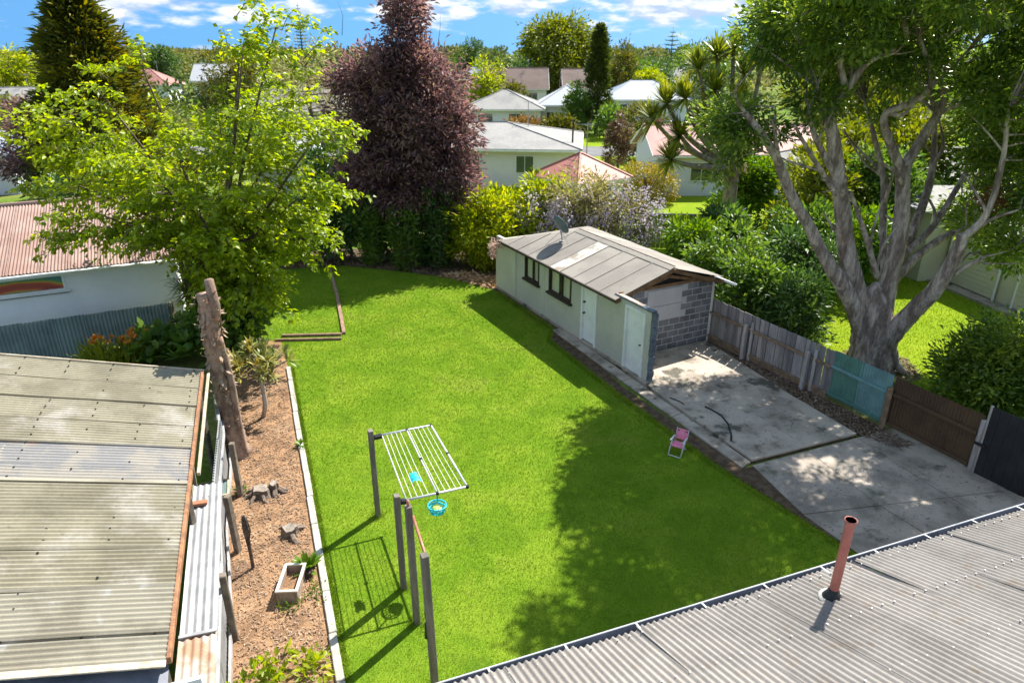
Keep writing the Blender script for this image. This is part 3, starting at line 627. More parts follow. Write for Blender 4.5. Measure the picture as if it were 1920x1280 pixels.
# ------------------------------------------------------------------ the neighbour's carport, lower left
m_fibre = M('mossy_fibreglass', (0.27, 0.245, 0.175), (0.20, 0.18, 0.125), sc=1.1, rough=0.75, grain=0.1, gsc=25, orand=0.06,
            stains=[(0.9, 0.52, 0.72, (0.44, 0.41, 0.37), 0.75), (5, 0.6, 0.74, (0.12, 0.11, 0.075), 0.6)])
m_clear = M('cloudy_clear_sheet', (0.31, 0.285, 0.245), (0.235, 0.23, 0.225), sc=2.2, lo=0.42, hi=0.58, rough=0.6, grain=0.1, stains=[(1.6, 0.55, 0.68, (0.34, 0.25, 0.18), 0.7)])
m_fibre2 = M('pale_fibreglass', (0.27, 0.25, 0.195), (0.20, 0.18, 0.135), sc=1.5, rough=0.75, grain=0.1, stains=[(2.2, 0.58, 0.72, (0.38, 0.37, 0.36), 0.8)])
m_batten = M('weathered_batten', (0.46, 0.40, 0.31), (0.34, 0.28, 0.20), sc=5, rough=0.9, grain=0.2)
m_tim = M('reddish_timber', (0.33, 0.165, 0.085), (0.21, 0.10, 0.055), sc=6, rough=0.9, grain=0.3, stains=[(3, 0.6, 0.7, (0.45, 0.37, 0.28), 0.6)])
cp = thing('carport', 'mossy corrugated carport roof in the lower left corner', 'carport', (-6.5, 8, 0))
ce0 = V(-6.44, 12.80, 2.30); ce1 = V(-3.76, 5.50, 2.30); cD = (ce1 - ce0); cL = cD.length; cD.normalize()
cA = V(-cD.y, cD.x, 0)
if cA.x > 0: cA = -cA
cU = V(cA.x, cA.y, 0.265).normalized()
s = 0; k = 0
seq = [(0.80, m_fibre), (0.80, m_fibre), (0.80, m_fibre), (0.80, m_fibre), (0.66, m_clear), (0.5, m_clear), (0.78, m_fibre), (0.78, m_fibre), (0.78, m_fibre), (0.80, m_fibre2), (0.44, m_fibre2)]
tot = sum(q[0] for q in seq); fac = cL / tot
for w, m in seq:
    w *= fac; z = 0.028 if k >= 6 else (0.012 if k % 2 else 0.0)
    corr('roof_sheet', ce0 + cD * s + V(0, 0, z), cU, cD, 5.2, w + 0.03, m, cp, pitch=0.082, amp=0.020, lseg=6, wob=0.008); s += w; k += 1
sc_ = MB()
for i in range(int(cL / 0.25)):
    for j in range(7):
        if U(0, 1) < 0.55: sc_.box(ce0 + cD * (i * 0.246 + 0.0) + cU * (0.15 + j * 0.72 + U(-0.02, 0.02)) + V(0, 0, 0.035), (0.02, 0.02, 0.018))
sc_.build('screws', m_black, cp, kind='stuff')
rl = ce0 + cD * (cL * sum(q[0] for q in seq[:6]) / tot); MB().beam(rl + cU * 0.0 + V(0, 0, 0.045), rl + cU * 5.2 + V(0, 0, 0.045), 0.07, 0.02).build('lap_strip', m_fibre2, cp)
MB().beam(ce0 - cA * 0.02 + V(0, 0, 0.0), ce1 - cA * 0.02 + V(0, 0, 0.0), 0.05, 0.10, bev=0.008).build('fascia', m_tim, cp)
MB().beam(ce0 - cA * 0.12 - cD * 0.04 + V(0, 0, -0.06), ce0 - cA * 0.12 + cD * 3.9 + V(0, 0, -0.06), 0.05, 0.06, bev=0.006).build('gutter_board', m_batten, cp)
MB().beam(ce0 - cD * 0.03 - cA * 0.05 + V(0, 0, 0.01), ce0 - cD * 0.03 + cU * 5.2 + V(0, 0, 0.01), 0.035, 0.07, bev=0.005).build('end_batten', m_batten, cp)
MB().beam(ce1 + cD * 0.06 + V(0, 0, 0.03), ce1 + cD * 0.06 + cU * 5.2 + V(0, 0, 0.03), 0.10, 0.025, bev=0.005).build('flashing', m_batten, cp)
for e in (0.15, cL / 2, cL - 0.2):
    p = ce0 + cD * e + cA * 0.12; MB().beam((p.x, p.y, -0.05), (p.x, p.y, 2.27), 0.1, 0.1, bev=0.008).build('post', m_fpost, cp)
for e in (0.1, 1.3, 2.6, 3.9): MB().beam(ce0 + cU * e + V(0, 0, -0.06), ce1 + cU * e + V(0, 0, -0.06), 0.05, 0.09).build('purlin', m_batten, cp)
mb = ce1 + cD * 0.5
nh = thing('neighbour_lean_to', 'strip of pale blue grey roof and white trim at the bottom left edge', 'shed', (mb.x, mb.y, 0))
MB().slab([ce1 - cD * 0.05 + V(0, 0, -0.09), ce1 - cD * 0.05 + cU * 5 + V(0, 0, -0.09), ce1 + cD * 1.6 + cU * 5 + V(0, 0, -0.4), ce1 + cD * 1.6 + V(0, 0, -0.4)], 0.04).build('roof', m_gutter, nh)
MB().beam(ce1 + cD * 0.2 - cA * 0.33 + V(0, 0, -0.2), ce1 + cD * 0.2 + V(0, 0, -0.2), 0.05, 0.12).build('trim', m_white, nh)
MB().box(ce1 + cD * 0.9 + cA * 2.5 + V(0, 0, -1.62), (4.8, 1.2, 1.3), (cA, cD, V(0, 0, 1))).build('wall', m_white, nh)
# iron sheets lying over the gap between carport and fence
ls = thing('loose_iron_sheets', 'loose galvanised sheets bridging the gap between carport and pale fence', 'iron sheet', (-4.6, 7.8, 0))
o0 = V(-5.62, 10.12, 1.36); dn = V(-3.95, 5.65, 1.36) - o0; dl = dn.length; dn.normalize(); acr = V(-dn.y, dn.x, 0)
if acr.x < 0: acr = -acr
acr = (acr + V(0, 0, -0.05)).normalized()
corr('iron_sheet', o0, dn, acr, dl * 0.80, 0.46, m_zn, ls, pitch=0.10, amp=0.012, lseg=5, wob=0.012)
corr('iron_sheet', o0 + dn * dl * 0.76 + V(0, 0, 0.02), dn, acr, dl * 0.30, 0.46, m_rust, ls, pitch=0.10, amp=0.012, lseg=3)
MB().beam(o0 + dn * dl * 0.77 + V(0, 0, 0.05), o0 + dn * dl * 0.77 + acr * 0.46 + V(0, 0, 0.05), 0.05, 0.02).build('lap_strip', m_zn, ls)
for e in (0.08, 0.92): 
    p = o0 + dn * dl * e + acr * 0.2; MB().beam((p.x, p.y, -0.05), (p.x, p.y, 1.34), 0.08, 0.08).build('prop', m_fpost, ls)
tag(MB().bbox(o0 + dn * 0.62 + acr * 0.13 + V(0, 0, 0.04), (0.23, 0.11, 0.05), (acr, dn, V(0, 0, 1)), 0.006).build('brick', M('red_brick', (0.36, 0.15, 0.085), rough=0.9, bump=0.3)), 'single red brick lying on the loose galvanised sheets', 'brick')

# ------------------------------------------------------------------ white neighbour house, left
m_nroof = M('rusty_pink_iron', (0.285, 0.195, 0.165), (0.235, 0.145, 0.12), sc=0.9, rough=0.75, grain=0.1, orand=0.07, stains=[(2.5, 0.55, 0.75, (0.34, 0.27, 0.24), 0.6), (7, 0.62, 0.74, (0.19, 0.105, 0.08), 0.5)])
m_nwall = M('white_wall', (0.80, 0.81, 0.82), (0.74, 0.75, 0.77), sc=0.6, rough=0.8, grain=0.04)
nb = thing('white_neighbour_house', 'long white house with rusty pink iron roof on the left', 'house', (-13, 21.5, 0))
nd = V(-0.9, -0.436, 0).normalized(); nn_ = V(nd.y, -nd.x, 0)
if nn_.y > 0: nn_ = -nn_                                   # faces the camera
nw0 = V(-10.75, 21.1, 0); nl = 8.2
AXN = (nd, -nn_, V(0, 0, 1))
wall_holes(nw0, nd, nn_, nl, 2.5, 0.15, [(3.1, 5.6, 1.80, 2.28)]).build('wall', m_nwall, nb)
MB().box(nw0 - nn_ * 1.9 + nd * 0.075 + V(0, 0, 1.25), (0.15, 3.4, 2.5), AXN).build('end_wall', m_nwall, nb)
up_ = (-nn_ + V(0, 0, 0.30)).normalized()
for k in range(11): corr('roof_sheet', nw0 + nn_ * 0.28 - nd * 0.25 + nd * (k * 0.78) + V(0, 0, 2.47 + 0.005 * (k % 2)), up_, nd, 4.5, 0.81, m_nroof, nb, lseg=4, wob=0.006, amp=0.02, pitch=0.09)
rtop = nw0 + nn_ * 0.28 + up_ * 4.45 + V(0, 0, 2.47)
MB().tube([rtop - nd * 0.3 + V(0, 0, 0.02), rtop + nd * 8.4 + V(0, 0, 0.02)], 0.07, 8).build('ridge_cap', m_nroof, nb)
for k in range(11): corr('roof_sheet', rtop - nd * 0.25 + nd * (k * 0.78) + V(0, 0, 0.0), (-nn_ + V(0, 0, -0.30)).normalized(), nd, 4.4, 0.81, m_nroof, nb, lseg=2, amp=0.012, pitch=0.09)
MB().beam(nw0 + nn_ * 0.27 - nd * 0.25 + V(0, 0, 2.37), nw0 + nn_ * 0.27 + nd * 8.3 + V(0, 0, 2.37), 0.03, 0.13).build('fascia', m_white, nb)
MB().tube([nw0 + nn_ * 0.33 - nd * 0.25 + V(0, 0, 2.4), nw0 + nn_ * 0.33 + nd * 8.3 + V(0, 0, 2.4)], 0.05, 8).build('gutter', m_white, nb, smooth=True)
MB().beam(nw0 + nn_ * 0.02 + nd * 0.05, nw0 + nn_ * 0.02 + nd * 0.05 + V(0, 0, 2.45), 0.08, 0.06).build('downpipe', m_white, nb)
# window with a coloured fabric hung behind the glass
m, t, o = nodes('coloured_fabric'); p = t.nodes.new('ShaderNodeBsdfPrincipled'); t.links.new(p.outputs[0], o.inputs[0]); p.inputs['Roughness'].default_value = 0.4
wv = t.nodes.new('ShaderNodeTexWave'); wv.wave_type = 'RINGS'; wv.inputs['Scale'].default_value = 0.62; wv.inputs['Distortion'].default_value = 1.5; wv.inputs['Detail'].default_value = 2
tcn = t.nodes.new('ShaderNodeTexCoord'); mp = t.nodes.new('ShaderNodeMapping'); mp.inputs['Location'].default_value = (0, 0, 0.55); t.links.new(tcn.outputs['Object'], mp.inputs[0]); t.links.new(mp.outputs[0], wv.inputs[0])
cr = t.nodes.new('ShaderNodeValToRGB'); e = cr.color_ramp.elements; e[0].position = 0; e[0].color = hexc('#c23a30'); e[1].position = 1; e[1].color = hexc('#3aa0a5')
for q, c in ((0.2, '#dd4048'), (0.38, '#ee8036'), (0.55, '#f0c545'), (0.75, '#77b96a')): x = e.new(q); x.color = hexc(c)
t.links.new(wv.outputs[0], cr.inputs[0]); t.links.new(cr.outputs[0], p.inputs['Base Color']); m_fab = m
wf = MB()
for (a, b, z, h) in ((3.1, 5.6, 1.815, 0.05), (3.1, 5.6, 2.265, 0.05)): wf.box(nw0 + nd * 4.35 - nn_ * 0.02 + V(0, 0, z), (2.5, 0.1, h), AXN)
for a in (3.13, 5.57): wf.box(nw0 + nd * a - nn_ * 0.02 + V(0, 0, 2.04), (0.06, 0.098, 0.40), AXN)
wfo = wf.build('window', m_white, nb)
MB().box(nw0 + nd * 4.35 - nn_ * 0.05 + V(0, 0, 2.04), (2.38, 0.006, 0.40), AXN).build('pane', glassy('clear_pane', (0.1, 0.12, 0.13), 0.05, 0.6, alpha=0.15), wfo)
MB().box(nw0 + nd * 4.35 - nn_ * 0.09 + V(0, 0, 2.04), (2.4, 0.01, 0.42), AXN).build('fabric', m_fab, wfo)
MB().bbox(nw0 + nd * 4.35 + nn_ * 0.05 + V(0, 0, 1.765), (2.7, 0.1, 0.05), AXN, 0.006).build('sill', m_white, wfo)
MB().box(nw0 + nd * 4.35 + nn_ * 0.03 + V(0, 0, 1.72), (2.6, 0.05, 0.04), AXN).build('sill_underside', m_gutter, wfo)
# blue-grey iron fence below that wall
m_bluei = M('blue_grey_iron', (0.20, 0.25, 0.27), (0.15, 0.19, 0.21), sc=1.4, rough=0.6, grain=0.1, orand=0.06, stains=[(3, 0.6, 0.75, (0.30, 0.32, 0.30), 0.5)])
bf = thing('blue_grey_iron_fence', 'blue grey corrugated iron fence below the white house wall', 'fence', (-12.5, 19.1, 0))
fd_ = V(-0.85, -0.52, 0).normalized()
for k in range(9): corr('iron_sheet', V(-10.74, 20.13, 0) + fd_ * (k * 0.76) + V(0, 0.004 * (k % 2), 0), V(0, 0, 1), fd_, 1.22 + 0.02 * k, 0.79, m_bluei, bf, pitch=0.10, amp=0.017, lseg=3, wob=0.006)
MB().beam(V(-10.74, 20.2, 1.0), V(-10.74, 20.2, 1.0) + fd_ * 6.8, 0.05, 0.08).build('rail', m_fpost, bf)
MB().beam(V(-10.70, 20.18, 0), V(-10.70, 20.18, 1.22), 0.09, 0.09).build('post', m_fpost, bf)

# ------------------------------------------------------------------ clothesline frame on two posts
m_cpost = M('grey_clothes_post', (0.20, 0.175, 0.15), (0.13, 0.115, 0.10), sc=8, stretch=(1, 1, 0.12), rough=0.9, bump=0.4, bsc=40, bstretch=(1, 1, 0.1), grain=0.2)
m_alu = M('white_coated_steel', (0.60, 0.61, 0.62), (0.50, 0.51, 0.52), sc=5, rough=0.45, metal=0.2, grain=0.05)
m_line = M('white_line', (0.72, 0.72, 0.70), rough=0.6, grain=0)
P1 = G(709, 966); P2 = G(757, 1102)
cl = thing('clothesline', 'folding clothesline frame with white lines on two grey posts', 'clothesline', (P1 + P2) / 2)
pdir = (P1 - P2).normalized(); pn = V(pdir.y, -pdir.x, 0)
AXP = (pdir, pn, V(0, 0, 1))
for p, h in ((P1, 1.93), (P2, 1.90)): MB().beam(p + V(0, 0, -0.1), p + V(0.0, 0.0, h), 0.115, 0.095, up=pn, bev=0.008).build('post', m_cpost, cl)
Z = 1.74
c1, c2, c3, c4 = [G(*q, Z) for q in ((716, 815), (808, 797), (876, 912), (762, 937))]
for a, b, r in ((c1, c2, 0.02), (c2, c3, 0.02), (c3, c4, 0.02), (c4, c1, 0.012)): MB().tube([a, b], r, 8).build('frame_tube', m_alu, cl, smooth=True)
md0 = c1.lerp(c2, 0.5); md1 = c4.lerp(c3, 0.5); MB().tube([md0, md1], 0.015, 8).build('frame_tube', m_alu, cl, smooth=True)
for q in (c2, c3, md0, md1, c2.lerp(c3, 0.5), md0.lerp(md1, 0.5)): MB().bbox(q, (0.06, 0.05, 0.05), AXP, 0.008).build('joint', m_black, cl)
for k in range(1, 11):
    if k == 5: continue
    t = k / 11; a = c1.lerp(c2, t); b = c4.lerp(c3, t); mid = (a + b) / 2 - V(0, 0, 0.02)
    MB().tube([a, mid, b], 0.0045, 5).build('line', m_line, cl)
for p, q in ((P1, c1), (P2, c4)): MB().beam(p + V(0, 0, Z + 0.02) + pn * 0.04, q + V(0, 0, -0.02), 0.09, 0.09, bev=0.02).build('bracket', m_black, cl)
# cyan cloth on the lines, cyan peg basket
m_cyan = M('cyan_plastic', (0.02, 0.50, 0.62), (0.02, 0.42, 0.55), sc=10, rough=0.45, grain=0.06)
m_lgreen = M('lime_plastic', (0.32, 0.55, 0.10), rough=0.45, grain=0.05)
ct = G(778, 892, Z + 0.005)
mb = MB(); n = 7
for i in range(n + 1):
    for j in range(n + 1):
        x = i / n - 0.5; y = j / n - 0.5
        mb.v.append(ct + pdir * (y * 0.26 + 0.02 * math.sin(i * 1.7)) + pn * x * 0.17 + V(0, 0, -0.05 * abs(x * 2) ** 2 + 0.012 * math.sin(j * 2 + i)))
for i in range(n):
    for j in range(n):
        if (i in (0, 6) and j in (5, 6)): continue
        a = i * (n + 1) + j; mb.f.append((a, a + n + 1, a + n + 2, a + 1))
tag(mb.build('cloth', m_cyan, smooth=True), 'small cyan cloth draped over the clothesline wires', 'cloth')
bc = G(820, 956, 1.30)
pk = thing('peg_basket', 'round cyan peg basket hanging from the clothesline frame', 'basket', bc)
ring = lambda r, z, w=0.012, sx=1: MB().tube([bc + V(math.cos(2 * math.pi * k / 24) * r, math.sin(2 * math.pi * k / 24) * r, z) for k in range(25)], w, 6)
ring(0.155, 0.10, 0.014).build('rim', m_cyan, pk, smooth=True); ring(0.115, -0.02, 0.012).build('base_ring', m_cyan, pk, smooth=True); ring(0.13, 0.04, 0.007).build('hoop', m_cyan, pk, smooth=True)
for k in range(16):
    a = 2 * math.pi * k / 16; MB().tube([bc + V(math.cos(a) * 0.155, math.sin(a) * 0.155, 0.10), bc + V(math.cos(a) * 0.115, math.sin(a) * 0.115, -0.02)], 0.007, 5).build('rib', m_cyan, pk)
MB().tube([bc + V(0, 0, -0.03), bc + V(0, 0, -0.02)], 0.115, 20).build('base', m_cyan, pk)
MB().tube([bc + V(0, 0, -0.015), bc + V(0, 0, 0.03), bc + V(0.01, 0, 0.05)], [0.09, 0.085, 0.04], 14, wob=0.15).build('pegs', m_lgreen, pk)
hk = md1 + V(0, 0, 0.0); MB().tube([bc + V(-0.13, 0, 0.1), bc.lerp(hk, 0.45) + V(-0.02, 0, 0), hk]).build('hanger', m_cyan, pk) if False else MB().tube([bc + V(-0.15, 0, 0.1), bc.lerp(hk, 0.5), hk + V(0, 0, 0.02)], 0.012, 6).build('hanger', m_cyan, pk)
MB().tube([bc + V(0.15, 0, 0.1), bc.lerp(hk, 0.5)], 0.012, 6).build('hanger', m_cyan, pk)
# two taller posts with a copper coloured rail between
P3 = G(782, 1167); P4 = V(-1.10, 7.1, 0)
m_copper = M('copper_rail', (0.42, 0.19, 0.13), (0.34, 0.15, 0.10), sc=8, rough=0.5, metal=0.3, grain=0.1)
rp = thing('rail_posts', 'pair of taller grey posts joined by a copper coloured rail in front of the clothesline', 'clothes rail', (P3 + P4) / 2)
for p, h, ln in ((P3, 2.26, V(-0.01, 0, 0)), (P4, 2.40, V(-0.04, 0.0, 0))): MB().beam(p + V(0, 0, -0.1), p + ln + V(0, 0, h), 0.115, 0.10, up=pn, bev=0.008).build('post', m_cpost, rp)
MB().tube([P3 + V(0.05, 0, 2.08), P4 + V(-0.03, 0.03, 2.36)], 0.022, 8).build('rail', m_copper, rp, smooth=True)
MB().tube([P3 + V(-0.01, 0, 2.2), P3 + V(-0.01, 0, 2.36)], 0.022, 8).build('pipe_stub', m_copper, rp, smooth=True)
mb = MB().tube([P4 + V(-0.07, 0.02, z) + V(0.015 * math.sin(z * 17), 0, 0) for z in np.linspace(0.95, 1.75, 14)], 0.012, 6)
mb.tube([P4 + V(-0.08, 0.02, 0.95), P4 + V(-0.075, 0.02, 1.1), P4 + V(-0.085, 0.02, 1.22)], [0.035, 0.03, 0.015], 6); mb.build('cord', m_black, rp, smooth=True)

# ------------------------------------------------------------------ pink child's chair
m_pink = M('pink_plastic', (0.72, 0.23, 0.36), (0.64, 0.19, 0.31), sc=8, rough=0.5, grain=0.05)
ch = G(1270, 848); chd = V(-0.55, -0.835, 0).normalized(); chs = V(-chd.y, chd.x, 0)     # the way it faces, its side
cc = thing('pink_child_chair', "small pink child's folding chair with white legs on the shaded lawn", 'chair', ch)
def CP(f, s, z): return ch + (chd * f + chs * s + V(0, 0, z)) * 0.8
K = 1.12
AXC = (chd, chs, V(0, 0, 1))
mb = MB(); n = 8
for i in range(n + 1):
    for j in range(5):
        f_ = -0.16 + 0.32 * i / n; s_ = -0.15 + 0.30 * j / 4; mb.v.append(CP(f_ * K, s_ * K, 0.29 - 0.02 * math.cos(s_ * 9) + 0.02 * (i / n)))
for i in range(n):
    for j in range(4): a = i * 5 + j; mb.f.append((a, a + 5, a + 6, a + 1))
o = mb.build('seat', m_pink, cc, smooth=True); x = o.modifiers.new('t', 'SOLIDIFY'); x.thickness = 0.02
mb = MB()
for i in range(n + 1):
    for j in range(5):
        z_ = 0.33 + 0.29 * i / n; s_ = -0.15 + 0.30 * j / 4; mb.v.append(CP((-0.17 - 0.09 * i / n - 0.02 * math.cos(s_ * 9)) * K, s_ * K, z_))
for i in range(n):
    for j in range(4):
        if i == 6 and j in (0, 3): continue
        a = i * 5 + j; mb.f.append((a, a + 5, a + 6, a + 1))
o = mb.build('backrest', m_pink, cc, smooth=True); x = o.modifiers.new('t', 'SOLIDIFY'); x.thickness = 0.018
for sd in (-0.18, 0.18):
    MB().tube([CP(0.26, sd, 0.0), CP(0.10, sd, 0.25), CP(-0.06, sd, 0.43)], 0.014, 8).build('leg', m_alu, cc, smooth=True)
    MB().tube([CP(-0.24, sd, 0.0), CP(-0.02, sd, 0.22), CP(0.15, sd, 0.33)], 0.014, 8).build('leg', m_alu, cc, smooth=True)
    MB().bbox(CP(0.0, sd, 0.44), (0.28, 0.036, 0.018), AXC, 0.006).build('armrest', m_alu, cc)
    MB().tube([CP(-0.19, sd * 0.93, 0.3), CP(-0.31, sd * 0.93, 0.63)], 0.012, 8).build('back_tube', m_alu, cc, smooth=True)
for f_ in (0.26, -0.24): MB().tube([CP(f_, -0.18, 0.015), CP(f_, 0.18, 0.015)], 0.013, 8).build('foot_tube', m_alu, cc, smooth=True)

# ------------------------------------------------------------------ hose, stumps, planter, burnt post, odds
m_hose = M('black_hose', (0.018, 0.018, 0.02), rough=0.45, grain=0)
hp = [G(1322, 762, 0.1), G(1335, 768, 0.1), G(1352, 778, 0.1), G(1366, 795, 0.1), G(1371, 815, 0.1), G(1371, 826, 0.1)]
tag(MB().tube(hp, 0.022, 8).build('hose', m_hose, smooth=True), 'black hose curving across the concrete slab', 'hose')
tag(MB().tube([G(1256, 745, 0.1), G(1264, 748, 0.11), G(1274, 752, 0.1), G(1282, 757, 0.1)], 0.014, 6).build('strap', m_hose), 'short dark strap lying on the slab beside the path', 'strap')
m_stump = M('grey_cut_stump', (0.22, 0.17, 0.135), (0.13, 0.10, 0.08), sc=7, rough=0.95, bump=0.8, bsc=35, grain=0.3)
m_stumptop = M('stump_top', (0.30, 0.26, 0.22), (0.20, 0.165, 0.135), sc=9, rough=0.95, bump=0.5, bsc=40, grain=0.25)
def stump(c, r, h, lab):
    st = thing('tree_stump', lab, 'stump', c, 'cut stumps in the bark bed'); ang = [U(0.75, 1.25) for _ in range(14)]
    v = []; f = []
    for lv, (rr, z) in enumerate(((1.45, -0.02), (1.1, h * 0.4), (1.0, h))):
        for k in range(14): a = 2 * math.pi * k / 14; v.append(c + V(math.cos(a), math.sin(a), 0) * r * rr * ang[k] + V(0, 0, z + (U(-0.025, 0.025) if lv == 2 else 0)))
    for lv in range(2):
        for k in range(14): f.append((lv * 14 + k, lv * 14 + (k + 1) % 14, (lv + 1) * 14 + (k + 1) % 14, (lv + 1) * 14 + k))
    MB().add(v, f).build('stump_side', m_stump, st); MB().poly(v[28:]).build('cut_top', m_stumptop, st)
    for k in range(5):
        a = U(0, 6.28); q = c + V(math.cos(a), math.sin(a), 0) * r * 1.1
        MB().tube([q + V(0, 0, 0.08), q + V(math.cos(a), math.sin(a), 0) * 0.12 + V(0, 0, 0.04), q + V(math.cos(a + 0.3), math.sin(a + 0.3), 0) * 0.24 - V(0, 0, 0.02)], [0.045, 0.035, 0.015], 7).build('root', m_stump, st)
stump(G(490, 928), 0.15, 0.17, 'wide cut stump with two tops in the bark bed nearest the grey trunk')
stump(G(515, 920), 0.09, 0.20, 'narrow cut stump against the wide stump')
stump(G(545, 1002), 0.12, 0.17, 'cut stump above the rectangular planter box')
m_char = M('charred_wood', (0.05, 0.035, 0.03), (0.12, 0.085, 0.065), sc=6, rough=0.95, bump=0.8, bsc=30, grain=0.3)
bp = G(475, 1065); tag(MB().tube([bp + V(0, 0, -0.05), bp + V(0, 0, 0.35), bp + V(-0.01, 0.01, 0.62), bp + V(0.0, 0.01, 0.85), bp + V(0.0, 0.0, 1.05), bp + V(-0.01, 0, 1.14)], [0.035, 0.03, 0.045, 0.07, 0.05, 0.02], 9, wob=0.2).build('charred_stake', m_char), 'dark charred branch standing upright in the bark bed', 'stake')
pl = G(541, 1128); pld = V(-0.06, 1, 0).normalized(); pls = V(1, 0.06, 0).normalized(); AXL = (pls, pld, V(0, 0, 1))
m_plant = M('stone_planter', (0.34, 0.26, 0.20), (0.27, 0.20, 0.155), sc=6, rough=0.9, grain=0.15); m_rim = M('planter_rim', (0.58, 0.53, 0.47), rough=0.9, grain=0.1)
pt = thing('planter_box', 'empty tan rectangular planter box on the bark bed', 'planter', pl)
for a, b in (((-0.155, 0.33), (0.05, 0.66)), ((0.155, 0.33), (0.05, 0.66))): MB().bbox(pl + pls * a[0] + pld * 0.30 + V(0, 0, 0.12), (0.035, 0.66, 0.24), AXL, 0.006).build('side', m_plant, pt)
for a in (-0.012, 0.612): MB().bbox(pl + pld * a + V(0, 0, 0.12), (0.27, 0.035, 0.24), AXL, 0.006).build('end', m_plant, pt)
for sd in (-0.16, 0.16): MB().bbox(pl + pls * sd + pld * 0.30 + V(0, 0, 0.25), (0.05, 0.69, 0.03), AXL, 0.006).build('rim', m_rim, pt)
for a in (-0.02, 0.62): MB().bbox(pl + pld * a + V(0, 0, 0.251), (0.27, 0.05, 0.03), AXL, 0.006).build('rim', m_rim, pt)
MB().box(pl + pld * 0.30 + V(0, 0, 0.07), (0.27, 0.58, 0.08), AXL).build('soil', m_bark, pt)
tag(MB().tube([G(1694 * 0 + 1506, 712, 0.02), G(1506, 712, 0.06), G(1508, 711, 0.1)], [0.05, 0.065, 0.03], 8, wob=0.3).build('pink_blossom', m_pink, None), 'bright pink fallen blossom at the foot of the paling fence', 'blossom')
# rubbish and frames in the gap beside the carport
m_wood2 = M('pale_lumber', (0.42, 0.36, 0.24), (0.3, 0.25, 0.16), sc=5, rough=0.9, grain=0.2)
q = V(-5.95, 11.2, 0); tg = thing('old_cold_frame', 'old glazed frame lying in the shaded gap beside the carport', 'frame', q)
MB().box(q + V(0.05, 0, 0.5), (0.62, 0.5, 0.03), (HA, -HB, V(0, 0, 1))).build('pane', glassy('old_glass', (0.12, 0.17, 0.16), 0.1, 0.6), tg)
for e in (-0.32, 0.32): MB().beam(q + HA * e + HB * 0.28 + V(0.05, 0, 0.52), q + HA * e - HB * 0.28 + V(0.05, 0, 0.52), 0.04, 0.04).build('rail', m_wood2, tg)
for e in (-0.27, 0.27): MB().beam(q - HB * e + HA * 0.34 + V(0.05, 0, 0.521), q - HB * e - HA * 0.34 + V(0.05, 0, 0.521), 0.04, 0.03).build('rail', m_wood2, tg)
for e in (-0.3, 0.3): MB().beam(q + HA * e + V(0.05, 0, 0), q + HA * e + V(0.05, 0, 0.5), 0.05, 0.05).build('leg', m_wood2, tg)
tag(MB().beam(V(-5.85, 10.55, 0.02), V(-6.0, 10.9, 1.3), 0.05, 0.04, bev=0.004).build('leaning_plank', m_wood2), 'pale plank leaning beside the carport edge', 'plank')

# ------------------------------------------------------------------ vegetation kit
m_barkgrey = M('grey_mauve_bark', (0.45, 0.38, 0.34), (0.19, 0.145, 0.125), sc=5, lo=0.38, hi=0.6, stretch=(1, 1, 0.2), rough=0.95, bump=1.0, bsc=9, bstretch=(1, 1, 0.22), grain=0.38, gsc=16,
               stains=[(1.4, 0.58, 0.75, (0.36, 0.22, 0.12), 0.45)])
m_barkbr = M('brown_bark', (0.10, 0.07, 0.05), (0.16, 0.12, 0.09), sc=5, rough=0.95, bump=0.6, bsc=20, grain=0.25)
m_barkpalm = M('fibrous_palm_bark', (0.34, 0.235, 0.175), (0.19, 0.125, 0.095), sc=5, stretch=(1, 1, 0.6), rough=0.95, bump=0.9, bsc=18, bstretch=(1, 1, 0.4), grain=0.3)
l_lime = LM('lime_leaf', [(0.11, 0.17, 0.010), (0.24, 0.33, 0.015), (0.42, 0.48, 0.035)], 0.56, 0.4)
l_dark = LM('dark_glossy_leaf', [(0.035, 0.085, 0.018), (0.12, 0.205, 0.03), (0.33, 0.40, 0.06)], 0.5, 0.35, spec=0.5)
l_purple = LM('purple_leaf', [(0.06, 0.042, 0.05), (0.15, 0.088, 0.094), (0.28, 0.16, 0.145), (0.38, 0.28, 0.17)], 0.38, 0.45)
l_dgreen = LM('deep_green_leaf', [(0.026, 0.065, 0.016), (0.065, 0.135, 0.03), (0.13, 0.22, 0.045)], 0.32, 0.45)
l_mid = LM('mid_green_leaf', [(0.035, 0.09, 0.015), (0.10, 0.19, 0.026), (0.22, 0.31, 0.05)], 0.42, 0.45)
l_yell = LM('yellow_green_leaf', [(0.11, 0.18, 0.010), (0.26, 0.33, 0.014), (0.52, 0.50, 0.025)], 0.48, 0.4)
l_mauve = LM('mauve_flower', [(0.33, 0.27, 0.38), (0.50, 0.43, 0.52), (0.66, 0.62, 0.55)], 0.3, 0.7)
l_wist = LM('wisteria_leaf', [(0.13, 0.13, 0.04), (0.30, 0.28, 0.09), (0.46, 0.42, 0.2)], 0.35, 0.5)
l_cabb = LM('cabbage_leaf', [(0.09, 0.14, 0.015), (0.23, 0.27, 0.03), (0.42, 0.40, 0.05)], 0.3, 0.4)
l_dead = LM('dry_leaf', [(0.15, 0.10, 0.05), (0.26, 0.19, 0.10), (0.34, 0.27, 0.14)], 0.2, 0.8)
l_conif = LM('golden_conifer', [(0.035, 0.06, 0.014), (0.11, 0.12, 0.014), (0.30, 0.25, 0.02)], 0.3, 0.6)
l_orange = LM('orange_petal', [(0.55, 0.16, 0.02), (0.65, 0.30, 0.03)], 0.3, 0.5)
l_succ = LM('succulent_leaf', [(0.10, 0.14, 0.04), (0.24, 0.25, 0.07), (0.46, 0.34, 0.07)], 0.2, 0.4)
